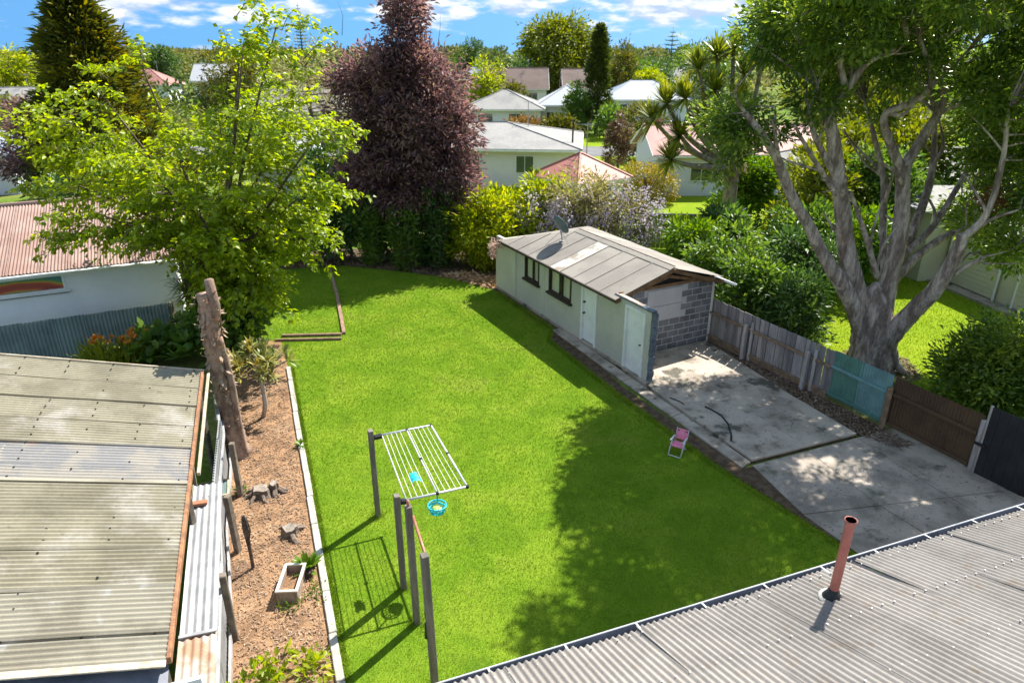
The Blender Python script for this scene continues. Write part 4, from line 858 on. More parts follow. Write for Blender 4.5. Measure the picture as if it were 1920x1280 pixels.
l_fresh = LM('fresh_leaf', [(0.04, 0.12, 0.01), (0.10, 0.20, 0.015), (0.20, 0.28, 0.03)], 0.4, 0.4)
l_brownb = LM('brown_bush_leaf', [(0.08, 0.05, 0.03), (0.15, 0.09, 0.05), (0.2, 0.15, 0.07)], 0.2, 0.6)
l_willow = LM('willow_leaf', [(0.09, 0.13, 0.015), (0.18, 0.215, 0.018), (0.26, 0.28, 0.03)], 0.35, 0.5)
l_far = LM('far_foliage', [(0.03, 0.055, 0.025), (0.075, 0.12, 0.035), (0.15, 0.18, 0.04), (0.26, 0.26, 0.06), (0.18, 0.15, 0.08)], 0.2, 0.7, big=0.1)

def A3(v): return np.array([v[0], v[1], v[2]], float)
def rdir(n):
    return unit(NR.normal(size=(n, 3)))
def sample_blobs(blobs, n, shell=0.5):
    w = np.array([(b[1][0] * b[1][1] * b[1][2]) ** 0.667 * (b[2] if len(b) > 2 else 1) for b in blobs]); w /= w.sum()
    idx = NR.choice(len(blobs), n, p=w); c = np.array([A3(blobs[i][0]) for i in idx]); r = np.array([blobs[i][1] for i in idx], float)
    d = rdir(n); q = (shell + (1 - shell) * NR.random(n) ** 0.7)[:, None]
    return c + d * r * q, unit(d / r)
def cluster_leaves(C, O, nper, cr, L, Wd, out=0.6, zb=0.0, flat=0.8, fold=0.25, up=0.6, droop=0.0):
    n = len(C); k = NR.poisson(nper, n); i = np.repeat(np.arange(n), k); m = len(i)
    off = NR.normal(size=(m, 3)) * np.array([1, 1, flat]) * cr * 0.55
    D = unit(off) + O[i] * out + NR.normal(size=(m, 3)) * 0.45; D[:, 2] += zb
    return leaf_geo(C[i] + off, D, L, Wd, fold, up, droop)
def sprays(C, O, nper, Ls, L, Wd):                        # leafy shoots: leaves in two ranks hanging from an outward twig
    n = len(C); k = NR.poisson(nper, n) + 2; i = np.repeat(np.arange(n), k); m = len(i); t = NR.random(m)
    d = O.copy(); d[:, 2] = d[:, 2] * 0.35 + 0.10; d = unit(d + NR.normal(size=(n, 3)) * 0.28); s = unit(np.cross(d, np.tile([0, 0, 1.0], (n, 1))))
    P = C[i] + d[i] * (t * Ls)[:, None]; P[:, 2] -= (t ** 2) * Ls * 0.22
    sg = np.where(NR.random(m) < 0.5, 1, -1)[:, None]
    P = P + s[i] * sg * 0.05 + NR.normal(size=(m, 3)) * 0.05
    D = s[i] * sg * 0.8 + d[i] * 0.5 + NR.normal(size=(m, 3)) * 0.3; D[:, 2] -= 0.30
    return leaf_geo(P, D, L, Wd, 0.2, 1.1, 0.1), (C, C + d * Ls * 0.95 - np.array([0, 0, 0.2 * Ls]))
def nearest(C, S):
    d = ((C[:, None, :] - S[None]) ** 2).sum(2); return S[d.argmin(1)]
def twigs(mb, C, S, r=0.025, seg=4, jit=0.25):
    N = nearest(C, S)
    for c, s in zip(C, N):
        c = Vector(c.tolist()); s = Vector(s.tolist()); dd = (c - s).length
        mid = s.lerp(c, 0.5) + V(U(-1, 1), U(-1, 1), U(0, 1)) * jit * min(dd, 1.5) * 0.4
        mb.tube([s, mid, c], [r * (0.6 + 0.3 * min(dd, 2)), r * 0.7, r * 0.35], seg, cap=False)
def spts(lines, step=0.3):
    o = []
    for l in lines:
        for a, b in zip(l[:-1], l[1:]):
            n = max(1, int((b - a).length / step)); o += [A3(a.lerp(b, k / n)) for k in range(n + 1)]
    return np.array(o)
def smooth_line(pts, rad, n=3):
    P = []; Rr = []
    for i in range(len(pts) - 1):
        p0 = pts[max(i - 1, 0)]; p1 = pts[i]; p2 = pts[i + 1]; p3 = pts[min(i + 2, len(pts) - 1)]
        for k in range(n):
            t = k / n
            P.append(0.5 * ((2 * p1) + (p2 - p0) * t + (2 * p0 - 5 * p1 + 4 * p2 - p3) * t * t + (3 * p1 - p0 - 3 * p2 + p3) * t ** 3)); Rr.append(rad[i] + (rad[i + 1] - rad[i]) * t)
    P.append(pts[-1]); Rr.append(rad[-1]); return P, Rr
def strap_geo(c, ax, n, L, Wd, lo=0.1, hi=1.5, droop=0.5):       # rosette of strap leaves, lo..hi angle from the axis
    ax = A3(ax); ax /= np.linalg.norm(ax); t = rdir(n); t = unit(t - (t @ ax)[:, None] * ax); a = NR.uniform(lo, hi, n)[:, None]
    D = ax * np.cos(a) + t * np.sin(a); Ls = (L * NR.uniform(0.75, 1.15, n))[:, None]; S = unit(np.cross(D, np.tile([0.01, 0.02, 1.0], (n, 1)))); w = Wd / 2
    B = A3(c) + D * 0.04; m = B + D * Ls * 0.55; m[:, 2] -= 0.10 * droop * Ls[:, 0]; T = B + D * Ls; T[:, 2] -= 0.42 * droop * Ls[:, 0] * np.sin(a[:, 0])
    v = np.stack([B - S * w * 0.6, B + S * w * 0.6, m - S * w, m + S * w, T], 1).reshape(-1, 3); b = np.arange(n)[:, None] * 5
    f = np.concatenate([b + np.array([[0, 1, 3]]), b + np.array([[0, 3, 2]]), b + np.array([[2, 3, 4]])], 1).reshape(-1, 3)
    return v, f, np.repeat(NR.random(n), 5)
def blob_tree(name, label, cat, base, h, w, mat, ncl=60, nper=40, L=0.3, Wd=0.16, trunk_h=0.35, top=0.0, group=None, bark=None, cr=None, nb=9, depth=None, flat=0.8, zb=0.0, tr=None):
    base = Vector(base); t = thing(name, label, cat, base, group); hb = h * trunk_h; blobs = []
    for i in range(nb):
        a = 6.283 * i / nb + U(-0.4, 0.4); q = U(0.25, 0.62); z = U(0.12, 0.88); ww = w / 2 * (1 - top * z) * math.sqrt(max(0.15, 1 - (2 * z - 0.9) ** 2 * 0.6))
        c = base + V(math.cos(a) * q * ww, math.sin(a) * q * (depth or w) / w * ww, hb + (h - hb) * z)
        r = ww * U(0.42, 0.62); blobs.append((c, (r, r * (depth or w) / w, min(r, (h - hb) * 0.3) * 0.95)))
    blobs.append((base + V(0, 0, hb + (h - hb) * 0.62), (w * 0.33 * (1 - top * 0.5), (depth or w) * 0.33, (h - hb) * 0.38)))
    C, O = sample_blobs(blobs, ncl, 0.55); C[:, 2] = np.maximum(C[:, 2], base.z + 0.1)
    add_leaves('crown', [cluster_leaves(C, O, nper, cr or w * 0.11, L, Wd, flat=flat, zb=zb)], mat, t)
    mb = MB(); r0 = tr or max(0.04, h * 0.022); p = [base + V(0, 0, -0.1), base + V(U(-0.1, 0.1), U(-0.1, 0.1), hb), base + V(U(-0.3, 0.3) * w * 0.1, 0, h * 0.75)]
    mb.tube(p, [r0 * 1.2, r0, r0 * 0.3], 7); twigs(mb, C[:: max(1, ncl // 24)], spts([p[1:]]), r0 * 0.35, 4)
    mb.build('trunk', bark or m_barkbr, t, smooth=True); return t
SHR = dict(trunk_h=0.06)

# ------------------------------------------------------------------ the big grey tree beyond the fence
bt = thing('big_grey_tree', 'big spreading tree with pale grey limbs beyond the right fence', 'tree', (10.4, 18.0, 0))
def WL(*a): return [W(x, y, Y) for x, y, Y in a]
limbs = [
    (WL((1632, 705, 18), (1632, 650, 18), (1636, 610, 18), (1640, 565, 18), (1645, 530, 18)), [0.74, 0.55, 0.50, 0.42, 0.10]),
    (WL((1634, 680, 18), (1612, 600, 17.9), (1583, 540, 17.7), (1545, 480, 17.5), (1515, 420, 17.4), (1485, 370, 17.2), (1450, 285, 17), (1398, 212, 17)), [0.36, 0.31, 0.25, 0.19, 0.165, 0.15, 0.12, 0.07]),
    (WL((1634, 670, 18), (1622, 600, 18), (1603, 530, 17.9), (1588, 470, 17.8), (1580, 400, 17.7), (1570, 320, 17.6), (1562, 260, 17.5), (1550, 205, 17.4)), [0.4, 0.37, 0.33, 0.29, 0.27, 0.24, 0.21, 0.15]),
    (WL((1552, 215, 17.4), (1590, 165, 17.2), (1625, 120, 17), (1680, 92, 16.8)), [0.16, 0.13, 0.09, 0.05]),
    (WL((1585, 165, 17.2), (1575, 105, 17), (1600, 60, 16.8)), [0.11, 0.09, 0.05]),
    (WL((1550, 230, 17.4), (1528, 150, 17.6), (1500, 80, 17.8)), [0.13, 0.09, 0.05]),
    (WL((1572, 340, 17.6), (1528, 255, 17.2), (1515, 190, 17)), [0.12, 0.09, 0.05]),
    (WL((1578, 380, 17.7), (1520, 290, 17.0), (1490, 235, 16.6)), [0.10, 0.07, 0.04]),
    (WL((1650, 610, 18), (1668, 520, 18), (1685, 450, 18), (1692, 380, 18), (1692, 310, 18)), [0.38, 0.31, 0.27, 0.24, 0.21]),
    (WL((1692, 320, 18), (1668, 265, 17.8), (1660, 215, 17.6), (1715, 190, 17.4), (1748, 150, 17.2), (1722, 70, 17)), [0.18, 0.14, 0.12, 0.12, 0.10, 0.06]),
    (WL((1692, 320, 18), (1735, 250, 18.2), (1765, 200, 18.4), (1775, 130, 18.6)), [0.19, 0.16, 0.13, 0.07]),
    (WL((1634, 700, 18), (1662, 640, 17.8), (1705, 590, 17.4), (1755, 540, 16.9), (1795, 470, 16.5), (1805, 440, 16.4)), [0.42, 0.38, 0.32, 0.26, 0.20, 0.15]),
    (WL((1800, 450, 16.4), (1850, 400, 16.2), (1880, 300, 16.2), (1890, 200, 16.2)), [0.12, 0.10, 0.08, 0.05]),
    (WL((1672, 530, 18.2), (1720, 480, 18.3), (1770, 445, 18.4), (1805, 430, 18.5)), [0.18, 0.15, 0.13, 0.09]),
    (WL((1680, 490, 18.4), (1745, 430, 18.8), (1790, 360, 19), (1815, 320, 19.2), (1850, 290, 19.4)), [0.14, 0.12, 0.10, 0.08, 0.05]),
    (WL((1660, 520, 18.8), (1655, 430, 19.4), (1657, 340, 19.7), (1640, 260, 19.9), (1622, 190, 20)), [0.16, 0.14, 0.12, 0.09, 0.05]),
    (WL((1700, 460, 18.8), (1735, 370, 19.4), (1750, 300, 19.8), (1752, 210, 20.1)), [0.18, 0.15, 0.12, 0.07]),
    (WL((1645, 520, 17.9), (1622, 440, 17.4), (1595, 360, 17)), [0.12, 0.09, 0.05]),
    (WL((1760, 535, 16.9), (1810, 500, 16.6), (1855, 478, 16.3)), [0.09, 0.07, 0.04]),
    (WL((1700, 70, 17), (1690, 0, 16.5), (1680, -80, 16)), [0.08, 0.07, 0.04]),
    (WL((1500, 80, 17.8), (1470, 20, 17.8), (1440, -40, 17.6)), [0.06, 0.05, 0.03]),
]
rs = np.random.default_rng(5)
for i in range(1, len(limbs)):
    p, r = limbs[i]; k_ = 0.86 if i == 1 else 0.76; limbs[i] = (p, [x * k_ for x in r])
for i in range(1, 19):
    p, r = limbs[i]
    for q_ in range(3):
        j = int(rs.integers(max(1, len(p) // 2), len(p))); a_ = p[j - 1].lerp(p[j], rs.random()); d_ = (p[j] - p[j - 1]).normalized(); sd_ = Vector(rs.normal(size=3).tolist()); sd_ = (sd_ - d_ * sd_.dot(d_)).normalized(); L_ = rs.uniform(0.8, 1.9)
        e1 = a_ + (d_ * 0.5 + sd_ * 0.5 + V(0, 0, 0.15)) * L_ * 0.5; e2 = e1 + (d_ * 0.3 + sd_ * 0.5 + Vector(rs.normal(size=3).tolist()) * 0.3 + V(0, 0, 0.35)) * L_ * 0.6; r0 = min(r[j], 0.09)
        limbs.append(([a_, e1, e2], [r0 * 0.75, r0 * 0.5, r0 * 0.22]))
for i, (p, r) in enumerate(limbs):
    q, rr = smooth_line(p, r, 7 if i < 19 else 4); MB().tube(q, rr, 18 if i in (0, 1, 2, 8, 11) else 9, wob=0.075).build('trunk' if i == 0 else 'limb', m_barkgrey, bt, smooth=True)
mb = MB()
for a in (0.3, 1.5, 2.6, 3.6, 4.6, 5.6):
    d = V(math.cos(a), math.sin(a), 0); b0 = limbs[0][0][0]; b0 = V(b0.x, b0.y, 0)
    mb.tube([b0 + d * 0.35 + V(0, 0, 0.8), b0 + d * 0.55 + V(0, 0, 0.25), b0 + d * 0.95 + V(0, 0, -0.05)], [0.12, 0.16, 0.06], 8, wob=0.1)
mb.build('root_flare', m_barkgrey, bt, smooth=True)
blobs = [(V(6.95, 17.6, 9.2), (1.35, 1.7, 1.25)), (V(12.5, 16.3, 6.6), (1.0, 1.0, 1.3)), (V(12.9, 16.8, 3.9), (0.7, 0.8, 0.7)), (V(7.8, 16.2, 9.7), (1.7, 1.9, 1.5)), (V(8.2, 19.8, 9.4), (2.0, 2.0, 1.7)), (V(10.3, 17.4, 10.2), (2.2, 2.2, 1.9)), (V(10.2, 20.2, 8.6), (1.6, 1.4, 1.2)),
         (V(12.6, 16.6, 9.2), (1.7, 2.2, 2.0)), (V(13.0, 18, 7.0), (1.2, 1.9, 1.6)), (V(12.4, 17.0, 5.2), (0.85, 1.3, 1.3)), (V(13.2, 19, 4.6), (1.0, 1.3, 1.2)), (V(12.6, 20.2, 8.6), (1.8, 2.0, 1.8)),
         (V(5.75, 18.6, 6.9), (0.75, 1.0, 0.75)), (V(5.65, 18.9, 5.8), (0.6, 0.7, 0.65), 0.7), (V(5.8, 17.4, 7.0), (0.8, 0.8, 0.8), 0.8), (V(6.6, 14.8, 9.9), (1.2, 1.2, 0.9)), (V(9.6, 14.4, 10.1), (1.7, 1.3, 1.2)),
         (V(8.7, 17.2, 8.0), (1.6, 1.2, 0.6), 0.9), (V(10.9, 16.6, 7.6), (1.2, 1.0, 0.6), 0.9), (V(7.2, 17.2, 7.4), (0.7, 0.7, 0.4), 0.7), (V(9.4, 18.6, 6.9), (0.7, 0.6, 0.35), 0.5), (V(11.9, 17.6, 6.2), (0.7, 0.9, 0.6), 0.8), (V(7.6, 20.8, 9.3), (1.2, 1.4, 1.1)), (V(9.6, 21.8, 9.0), (1.8, 1.6, 1.4)), (V(11.5, 22.3, 8.6), (1.8, 1.5, 1.5)), (V(11.6, 14.2, 8.2), (1.0, 1.2, 1.5), 0.8)]
C, O = sample_blobs(blobs, 690, 0.35)
S = spts([l[0] for l in limbs[1:]], 0.25)
add_leaves('crown', [cluster_leaves(C, O, 140, 0.36, 0.18, 0.07, out=0.5, zb=0.15, flat=0.7, up=0.9)], l_dark, bt)
C2, O2 = sample_blobs([(V(12.35, 17.2, 5.0), (0.35, 0.4, 0.3))], 8, 0.2)
add_leaves('dry_spray', [cluster_leaves(C2, O2, 40, 0.3, 0.2, 0.06, zb=-0.4)], LM('rust_leaf', [(0.16, 0.07, 0.03), (0.30, 0.15, 0.07)], 0.3, 0.6), bt, 'stuff')
mb = MB(); twigs(mb, C[::2], S, 0.028, 4); mb.build('twigs', m_barkgrey, bt, smooth=True, kind='stuff')

# ------------------------------------------------------------------ bright green tree on the left
lt = thing('lime_green_tree', 'bright green broadleaf tree with layered sprays by the left fence', 'tree', (-8.75, 19.7, 0))
b = V(-8.75, 19.7, 0)
ll = [([b, b + V(0.1, 0, 1.4), b + V(0.0, 0, 2.6)], [0.17, 0.14, 0.12])]
tips = [(-12.0, 19.0, 6.8), (-11.2, 20.6, 6.2), (-11.9, 18.6, 5.2), (-10.4, 18.2, 7.6), (-9.9, 19.6, 8.2), (-7.0, 19.4, 8.6), (-6.1, 19.4, 9.0), (-7.6, 20.6, 8.3), (-5.2, 19.4, 6.5), (-5.5, 18.6, 5.0), (-6.0, 19.2, 3.6), (-10.8, 17.6, 4.6), (-9.0, 17.5, 5.6), (-8.0, 17.6, 4.2), (-7.2, 18.4, 2.8), (-8.2, 21.6, 6.8), (-10.0, 21.8, 6.0), (-6.6, 21.0, 6.4)]
for tp in tips:
    tp = V(*tp); st = b + V(U(-0.06, 0.06), U(-0.06, 0.06), U(1.3, 2.7)); mid = st.lerp(tp, 0.5) + V(0, 0, 0.35)
    ll.append(([st, st.lerp(mid, 0.5) + V(U(-0.1, 0.1), U(-0.1, 0.1), 0.12), mid, tp], [0.085, 0.065, 0.045, 0.018]))
for i, (p, r) in enumerate(ll):
    q, rr = smooth_line(p, r, 3); MB().tube(q, rr, 8, wob=0.05).build('trunk' if i == 0 else 'limb', m_barkbr, lt, smooth=True)
S = spts([l[0] for l in ll[1:]], 0.2); zok = S[:, 2] > 2.2; S1 = S[zok]
pick = S1[NR.integers(0, len(S1), 390)] + NR.normal(size=(390, 3)) * np.array([0.6, 0.6, 0.28])
bl2 = [(V(-8.7, 19.3, 5.2), (2.4, 1.8, 1.9)), (V(-7.4, 19.0, 3.6), (1.7, 1.3, 1.4)), (V(-10.9, 19.0, 5.9), (1.4, 1.2, 0.8)), (V(-6.6, 19.4, 6.2), (1.6, 1.4, 0.9)), (V(-7.6, 18.7, 2.5), (1.2, 0.9, 0.8)), (V(-8.4, 18.3, 4.4), (1.7, 1.0, 1.3))]
Cb, Ob = sample_blobs(bl2, 250, 0.45)
tipc = np.array([tips[i] for i in NR.integers(0, len(tips), 130)]) + NR.normal(size=(130, 3)) * np.array([0.3, 0.3, 0.15]) - np.array([0, 0, 0.12]); C = np.concatenate([pick, Cb, tipc]); C = C[~((C[:, 2] < 4.3) & (C[:, 0] < -9.0 + (C[:, 2] - 2.2) * -0.55))]; tq = np.linspace(0, 1, 34)[:, None]; C = np.concatenate([C, np.array([-9.4, 19.0, 3.9]) + tq * np.array([-3.3, -0.2, -0.15]) + NR.normal(size=(34, 3)) * np.array([0.1, 0.2, 0.12])]); O = unit(C - np.array([b.x, b.y, 4.0]))
geo, (ta, tb) = sprays(C, O, 30, 0.95, 0.17, 0.115)
add_leaves('crown', [geo], l_lime, lt)
mb = MB()
for a, c in zip(ta[::2], tb[::2]): mb.tube([Vector(a.tolist()), Vector(((a + c) / 2 + np.array([0, 0, 0.06])).tolist()), Vector(c.tolist())], [0.014, 0.01, 0.005], 4, cap=False)
twigs(mb, C[::3], S1, 0.02, 4); mb.build('twigs', m_barkbr, lt, smooth=True, kind='stuff')

# ------------------------------------------------------------------ purple tree at the back
pp = thing('purple_tree', 'tall purple leaved tree at the back of the lawn', 'tree', (-4.4, 29.4, 0))
b = V(-4.4, 29.4, 0); ll = []
for (x, y, z) in ((0, 0, 9.9), (0.7, 0.2, 9.2), (-0.9, 0, 8.6), (1.6, 0.3, 7.2), (-1.9, 0.2, 7.0), (2.3, -0.3, 5.6), (-2.6, -0.2, 5.6), (2.5, 0.6, 3.8), (-2.4, 0.4, 3.8), (0.6, -1.6, 6.0), (-0.8, -1.7, 5.0), (0.3, 1.7, 6.5), (1.3, -1.5, 3.6), (-1.5, -1.3, 3.0)):
    st = b + V(0, 0, U(0.6, 2.6) if z < 7 else U(2, 4)); tp = b + V(x, y, z); ll.append(([b, st, st.lerp(tp, 0.5) + V(0, 0, 0.4), tp], [0.2, 0.1, 0.06, 0.015]))
for i, (p, r) in enumerate(ll): MB().tube(*smooth_line(p, r, 3), 7).build('limb', m_barkbr, pp, smooth=True)
bl3 = [(b + V(0.0, 0, 8.9), (1.0, 1.0, 1.5)), (b + V(0.25, 0, 10.1), (0.6, 0.6, 0.7)), (b + V(-0.5, 0, 7.4), (1.9, 1.5, 1.4)), (b + V(0.9, 0, 7.2), (1.7, 1.5, 1.4)), (b + V(-1.4, 0, 5.8), (1.6, 1.5, 1.5)), (b + V(1.6, 0, 5.5), (1.4, 1.5, 1.5)), (b + V(0.2, -0.4, 5.4), (2.0, 1.6, 1.6)), (b + V(-1.4, -0.2, 3.6), (1.5, 1.5, 1.5)), (b + V(1.3, -0.2, 3.4), (1.7, 1.6, 1.6)), (b + V(0, -0.6, 3.0), (1.8, 1.2, 1.4)), (b + V(-2.0, 0, 7.2), (0.8, 0.8, 0.9))]
C, O = sample_blobs(bl3, 640, 0.4)
add_leaves('crown', [cluster_leaves(C, O, 62, 0.42, 0.27, 0.085, out=0.7, zb=0.25, fold=0.4, up=0.3, droop=0.15)], l_purple, pp)
mb = MB(); twigs(mb, C[::2], spts([l[0][1:] for l in ll]), 0.022, 4)
for k in range(14):
    a = b + V(U(-2.6, 1.6), U(-0.5, 0.5), U(7.4, 9.3)); mb.tube([a, a + V(U(-0.2, 0.2), 0, 0.7), a + V(U(-0.4, 0.4), 0, 1.2)], [0.015, 0.01, 0.004], 4)
mb.build('twigs', m_barkbr, pp, smooth=True, kind='stuff')

# ------------------------------------------------------------------ planting along the back of the lawn
def feathery(name, label, base, h, n, L, Wd, mat, spread, per=60):
    t = thing(name, label, 'shrub', base); base = Vector(base); mb = MB(); geo = []
    for k in range(n):
        a = U(0, 6.28); r = U(0.1, 1) * spread; tp = base + V(math.cos(a) * r, math.sin(a) * r * 0.7, h * U(0.55, 1.0)); ft = base + V(math.cos(a) * r * 0.4, math.sin(a) * r * 0.3, -0.05)
        mb.tube([ft, ft.lerp(tp, 0.5), tp], [0.02, 0.015, 0.006], 4); tt = NR.random(per) ** 0.7
        P = A3(ft) + (A3(tp) - A3(ft)) * tt[:, None] + NR.normal(size=(per, 3)) * 0.08; D = rdir(per) * 0.8; D[:, 2] += 0.45
        geo.append(leaf_geo(P, D, L, Wd, 0.3, 0.5))
    mb.build('stems', m_barkbr, t, kind='stuff'); add_leaves('foliage', geo, mat, t); return t
feathery('tall_shrub', 'dark green feathery shrub left of centre under the purple tree', (-5.9, 28.3, 0), 3.1, 34, 0.36, 0.07, l_mid, 0.75)
feathery('tall_shrub', 'dark green feathery shrub directly below the purple tree', (-4.35, 27.7, 0), 2.7, 36, 0.34, 0.07, l_mid, 0.8)
feathery('tall_shrub', 'tallest green feathery shrub against the yellow bush', (-3.1, 27.9, 0), 3.6, 34, 0.34, 0.07, l_dgreen, 0.7)
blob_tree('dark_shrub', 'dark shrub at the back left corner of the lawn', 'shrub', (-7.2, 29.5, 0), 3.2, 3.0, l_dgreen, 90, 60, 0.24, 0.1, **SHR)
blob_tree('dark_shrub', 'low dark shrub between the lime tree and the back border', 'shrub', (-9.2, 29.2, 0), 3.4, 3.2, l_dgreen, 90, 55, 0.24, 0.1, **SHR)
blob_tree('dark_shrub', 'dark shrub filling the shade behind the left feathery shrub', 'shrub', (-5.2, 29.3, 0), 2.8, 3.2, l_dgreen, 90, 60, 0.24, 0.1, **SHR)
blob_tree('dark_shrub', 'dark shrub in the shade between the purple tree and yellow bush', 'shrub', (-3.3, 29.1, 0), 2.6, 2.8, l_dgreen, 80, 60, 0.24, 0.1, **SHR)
yb = blob_tree('yellow_bush', 'bright yellow green bush at the back of the lawn', 'shrub', (-0.7, 28.3, 0), 3.2, 6.2, l_yell, 240, 62, 0.26, 0.095, trunk_h=0.03, cr=0.42, zb=0.3, nb=11, depth=3)
blob_tree('yellow_bush', 'yellow green bush growing behind the far garage end', 'shrub', (1.4, 29.4, 0), 3.4, 3.2, l_yell, 110, 60, 0.26, 0.09, trunk_h=0.03, cr=0.42, zb=0.3)
wi = blob_tree('wisteria', 'wisteria with mauve flowers behind the garage roof', 'shrub', (3.4, 28.3, 0), 3.5, 6.0, l_wist, 170, 40, 0.24, 0.07, trunk_h=0.05, cr=0.4, nb=12, depth=2.6)
Cw, Ow = sample_blobs([(V(3.6, 28.0, 2.5), (2.4, 1.2, 1.15)), (V(1.4, 27.8, 2.1), (1.3, 0.9, 0.9)), (V(5.3, 27.6, 2.2), (1.0, 0.9, 1.0))], 170, 0.7)
add_leaves('flowers', [cluster_leaves(Cw, Ow, 30, 0.22, 0.10, 0.06, zb=-0.6, flat=1.5)], l_mauve, wi)
mb = MB()
for k in range(26):
    a = V(3.4 + U(-2.4, 2.2), 28.0 + U(-0.8, 0.6), U(1.0, 2.4)); mb.tube([a, a + V(U(-0.6, 0.6), U(-0.3, 0.3), 0.7), a + V(U(-1.2, 1.2), U(-0.6, 0.2), 1.4 + U(0, 0.5))], [0.03, 0.022, 0.01], 5)
mb.build('vines', m_barkbr, wi, kind='stuff')
# wilted flowers over the garage corner
gf = thing('garage_creeper', 'pale pink creeper spilling over the far garage corner', 'plant', GA(0.2, 0.2, 1.8))
Cw, Ow = sample_blobs([(GA(0.25, -0.05, 1.8), (0.35, 0.25, 0.16)), (GA(-0.15, -0.05, 1.55), (0.16, 0.16, 0.3)), (GA(0.9, 0.0, 1.95), (0.4, 0.15, 0.08))], 26, 0.3)
add_leaves('flowers', [cluster_leaves(Cw, Ow, 22, 0.12, 0.09, 0.06)], LM('pale_pink', [(0.30, 0.20, 0.14), (0.5, 0.34, 0.28), (0.55, 0.45, 0.40)], 0.3, 0.7), gf, 'stuff')
ro = thing('round_topiary', 'round clipped golden bush in front of the pink roofed house', 'shrub', (8.1, 41.5, 0))
C, O = sample_blobs([(V(7.8, 41.5, 1.25), (1.3, 1.3, 1.1)), (V(9.0, 41.6, 1.0), (0.8, 0.8, 1.1), 0.8)], 170, 0.93)
add_leaves('foliage', [cluster_leaves(C, O, 40, 0.3, 0.13, 0.08, out=0.3)], LM('golden_leaf', [(0.13, 0.15, 0.02), (0.30, 0.25, 0.02), (0.46, 0.30, 0.02)], 0.35, 0.5), ro)
MB().tube([(8.0, 41.5, -0.1), (8.0, 41.5, 1.6)], 0.12, 7).build('stem', m_barkbr, ro)

# cabbage tree
cb = V(10.3, 32.6, 0); ct_ = thing('cabbage_tree', 'cabbage tree with spiky leaf heads behind the garage', 'tree', cb)
m_cork = M('corky_bark', (0.30, 0.25, 0.19), (0.19, 0.15, 0.11), sc=5, rough=0.95, bump=0.6, bsc=20, grain=0.25)
fork = cb + V(0.05, 0, 3.7)
MB().tube(*smooth_line([cb + V(0, 0, -0.1), cb + V(0.05, 0, 1.5), fork], [0.42, 0.33, 0.30], 3), 10).build('trunk', m_cork, ct_, smooth=True)
heads = []
for (px, py, Y) in ((1250, 195, 32.2), (1285, 185, 31.6), (1225, 225, 32.6), (1275, 255, 31.8), (1258, 300, 31.6), (1310, 130, 33), (1345, 105, 33), (1375, 95, 33.4), (1395, 140, 33.2), (1430, 110, 33.6), (1340, 170, 32.2), (1385, 190, 32.6), (1320, 235, 32)):
    tp = W(px, py, Y); heads.append(tp); mid = fork.lerp(tp, 0.5) + V((tp.x - fork.x) * 0.15, 0, -0.2)
    MB().tube(*smooth_line([fork - V(0, 0, 0.3), mid, tp], [0.2, 0.12, 0.08], 3), 7).build('branch', m_cork, ct_, smooth=True)
for tp in heads:
    up = (tp - fork).normalized() + V(0, 0, 0.9)
    add_leaves('leaf_head', [strap_geo(tp, up, 150, 1.1, 0.10, 0.05, 1.9, 0.4)], l_cabb, ct_)
add_leaves('dead_skirt', [strap_geo(fork + V(U(-0.3, 0.3), U(-0.3, 0.3), U(0.0, 0.6)), V(0, 0, -1), 60, 1.0, 0.07, 0.1, 0.7, 0.2) for k in range(5)], l_dead, ct_)

# shrubs behind the paling fence
for (x, y, h, w, m, lab, L) in ((7.6, 20.6, 2.7, 2.4, l_mid, 'leafy green shrub just behind the paling fence near the garage', 0.22), (8.6, 19.6, 2.3, 2.2, l_dgreen, 'dark shrub behind the paling fence left of the big trunk', 0.2), (7.7, 23.2, 3.2, 3.2, l_mid, 'tall mixed shrub beyond the garage corner', 0.24),
                             (9.6, 22.0, 3.0, 2.8, l_dgreen, 'dark bushy shrub behind the big grey limbs', 0.2), (10.6, 24.6, 3.6, 3.4, l_mid, 'green shrub mass beyond the big tree', 0.25), (7.2, 26.6, 2.3, 2.4, l_fresh, 'fresh green bush below the lime fence', 0.24),
                             (12.4, 28.5, 4.6, 4.4, l_willow, 'yellow green tree seen between the grey limbs', 0.3), (15.4, 33, 5.2, 5, l_willow, 'pale green tree glimpsed behind the big tree', 0.35), (9.4, 29.6, 2.2, 2.2, l_dgreen, 'dark leafy bush at the foot of the cabbage tree', 0.3), (12.6, 36.5, 3.5, 4, l_fresh, 'bright green bush right of the cabbage tree trunk', 0.3), (13.3, 25.2, 3.2, 3.0, l_fresh, 'yellowish shrub behind the forked grey trunk', 0.24)):
    blob_tree('shrub', lab, 'shrub', (x, y, 0), h, w, m, int(60 * w / 2.2), 58, L, L * 0.42, trunk_h=0.04, cr=0.36, zb=0.2)
sh_ = feathery('stemmy_shrub', 'leggy shrub with bare stems behind the middle of the paling fence', (8.3, 18.6, 0), 1.9, 26, 0.2, 0.07, l_mid, 0.7, 26)
blob_tree('dark_bush', 'large dark glossy bush above the brown and black fences', 'shrub', (12.1, 14.9, 0), 2.85, 3.5, l_dark, 240, 80, 0.17, 0.065, trunk_h=0.02, cr=0.34, zb=0.2, nb=14)

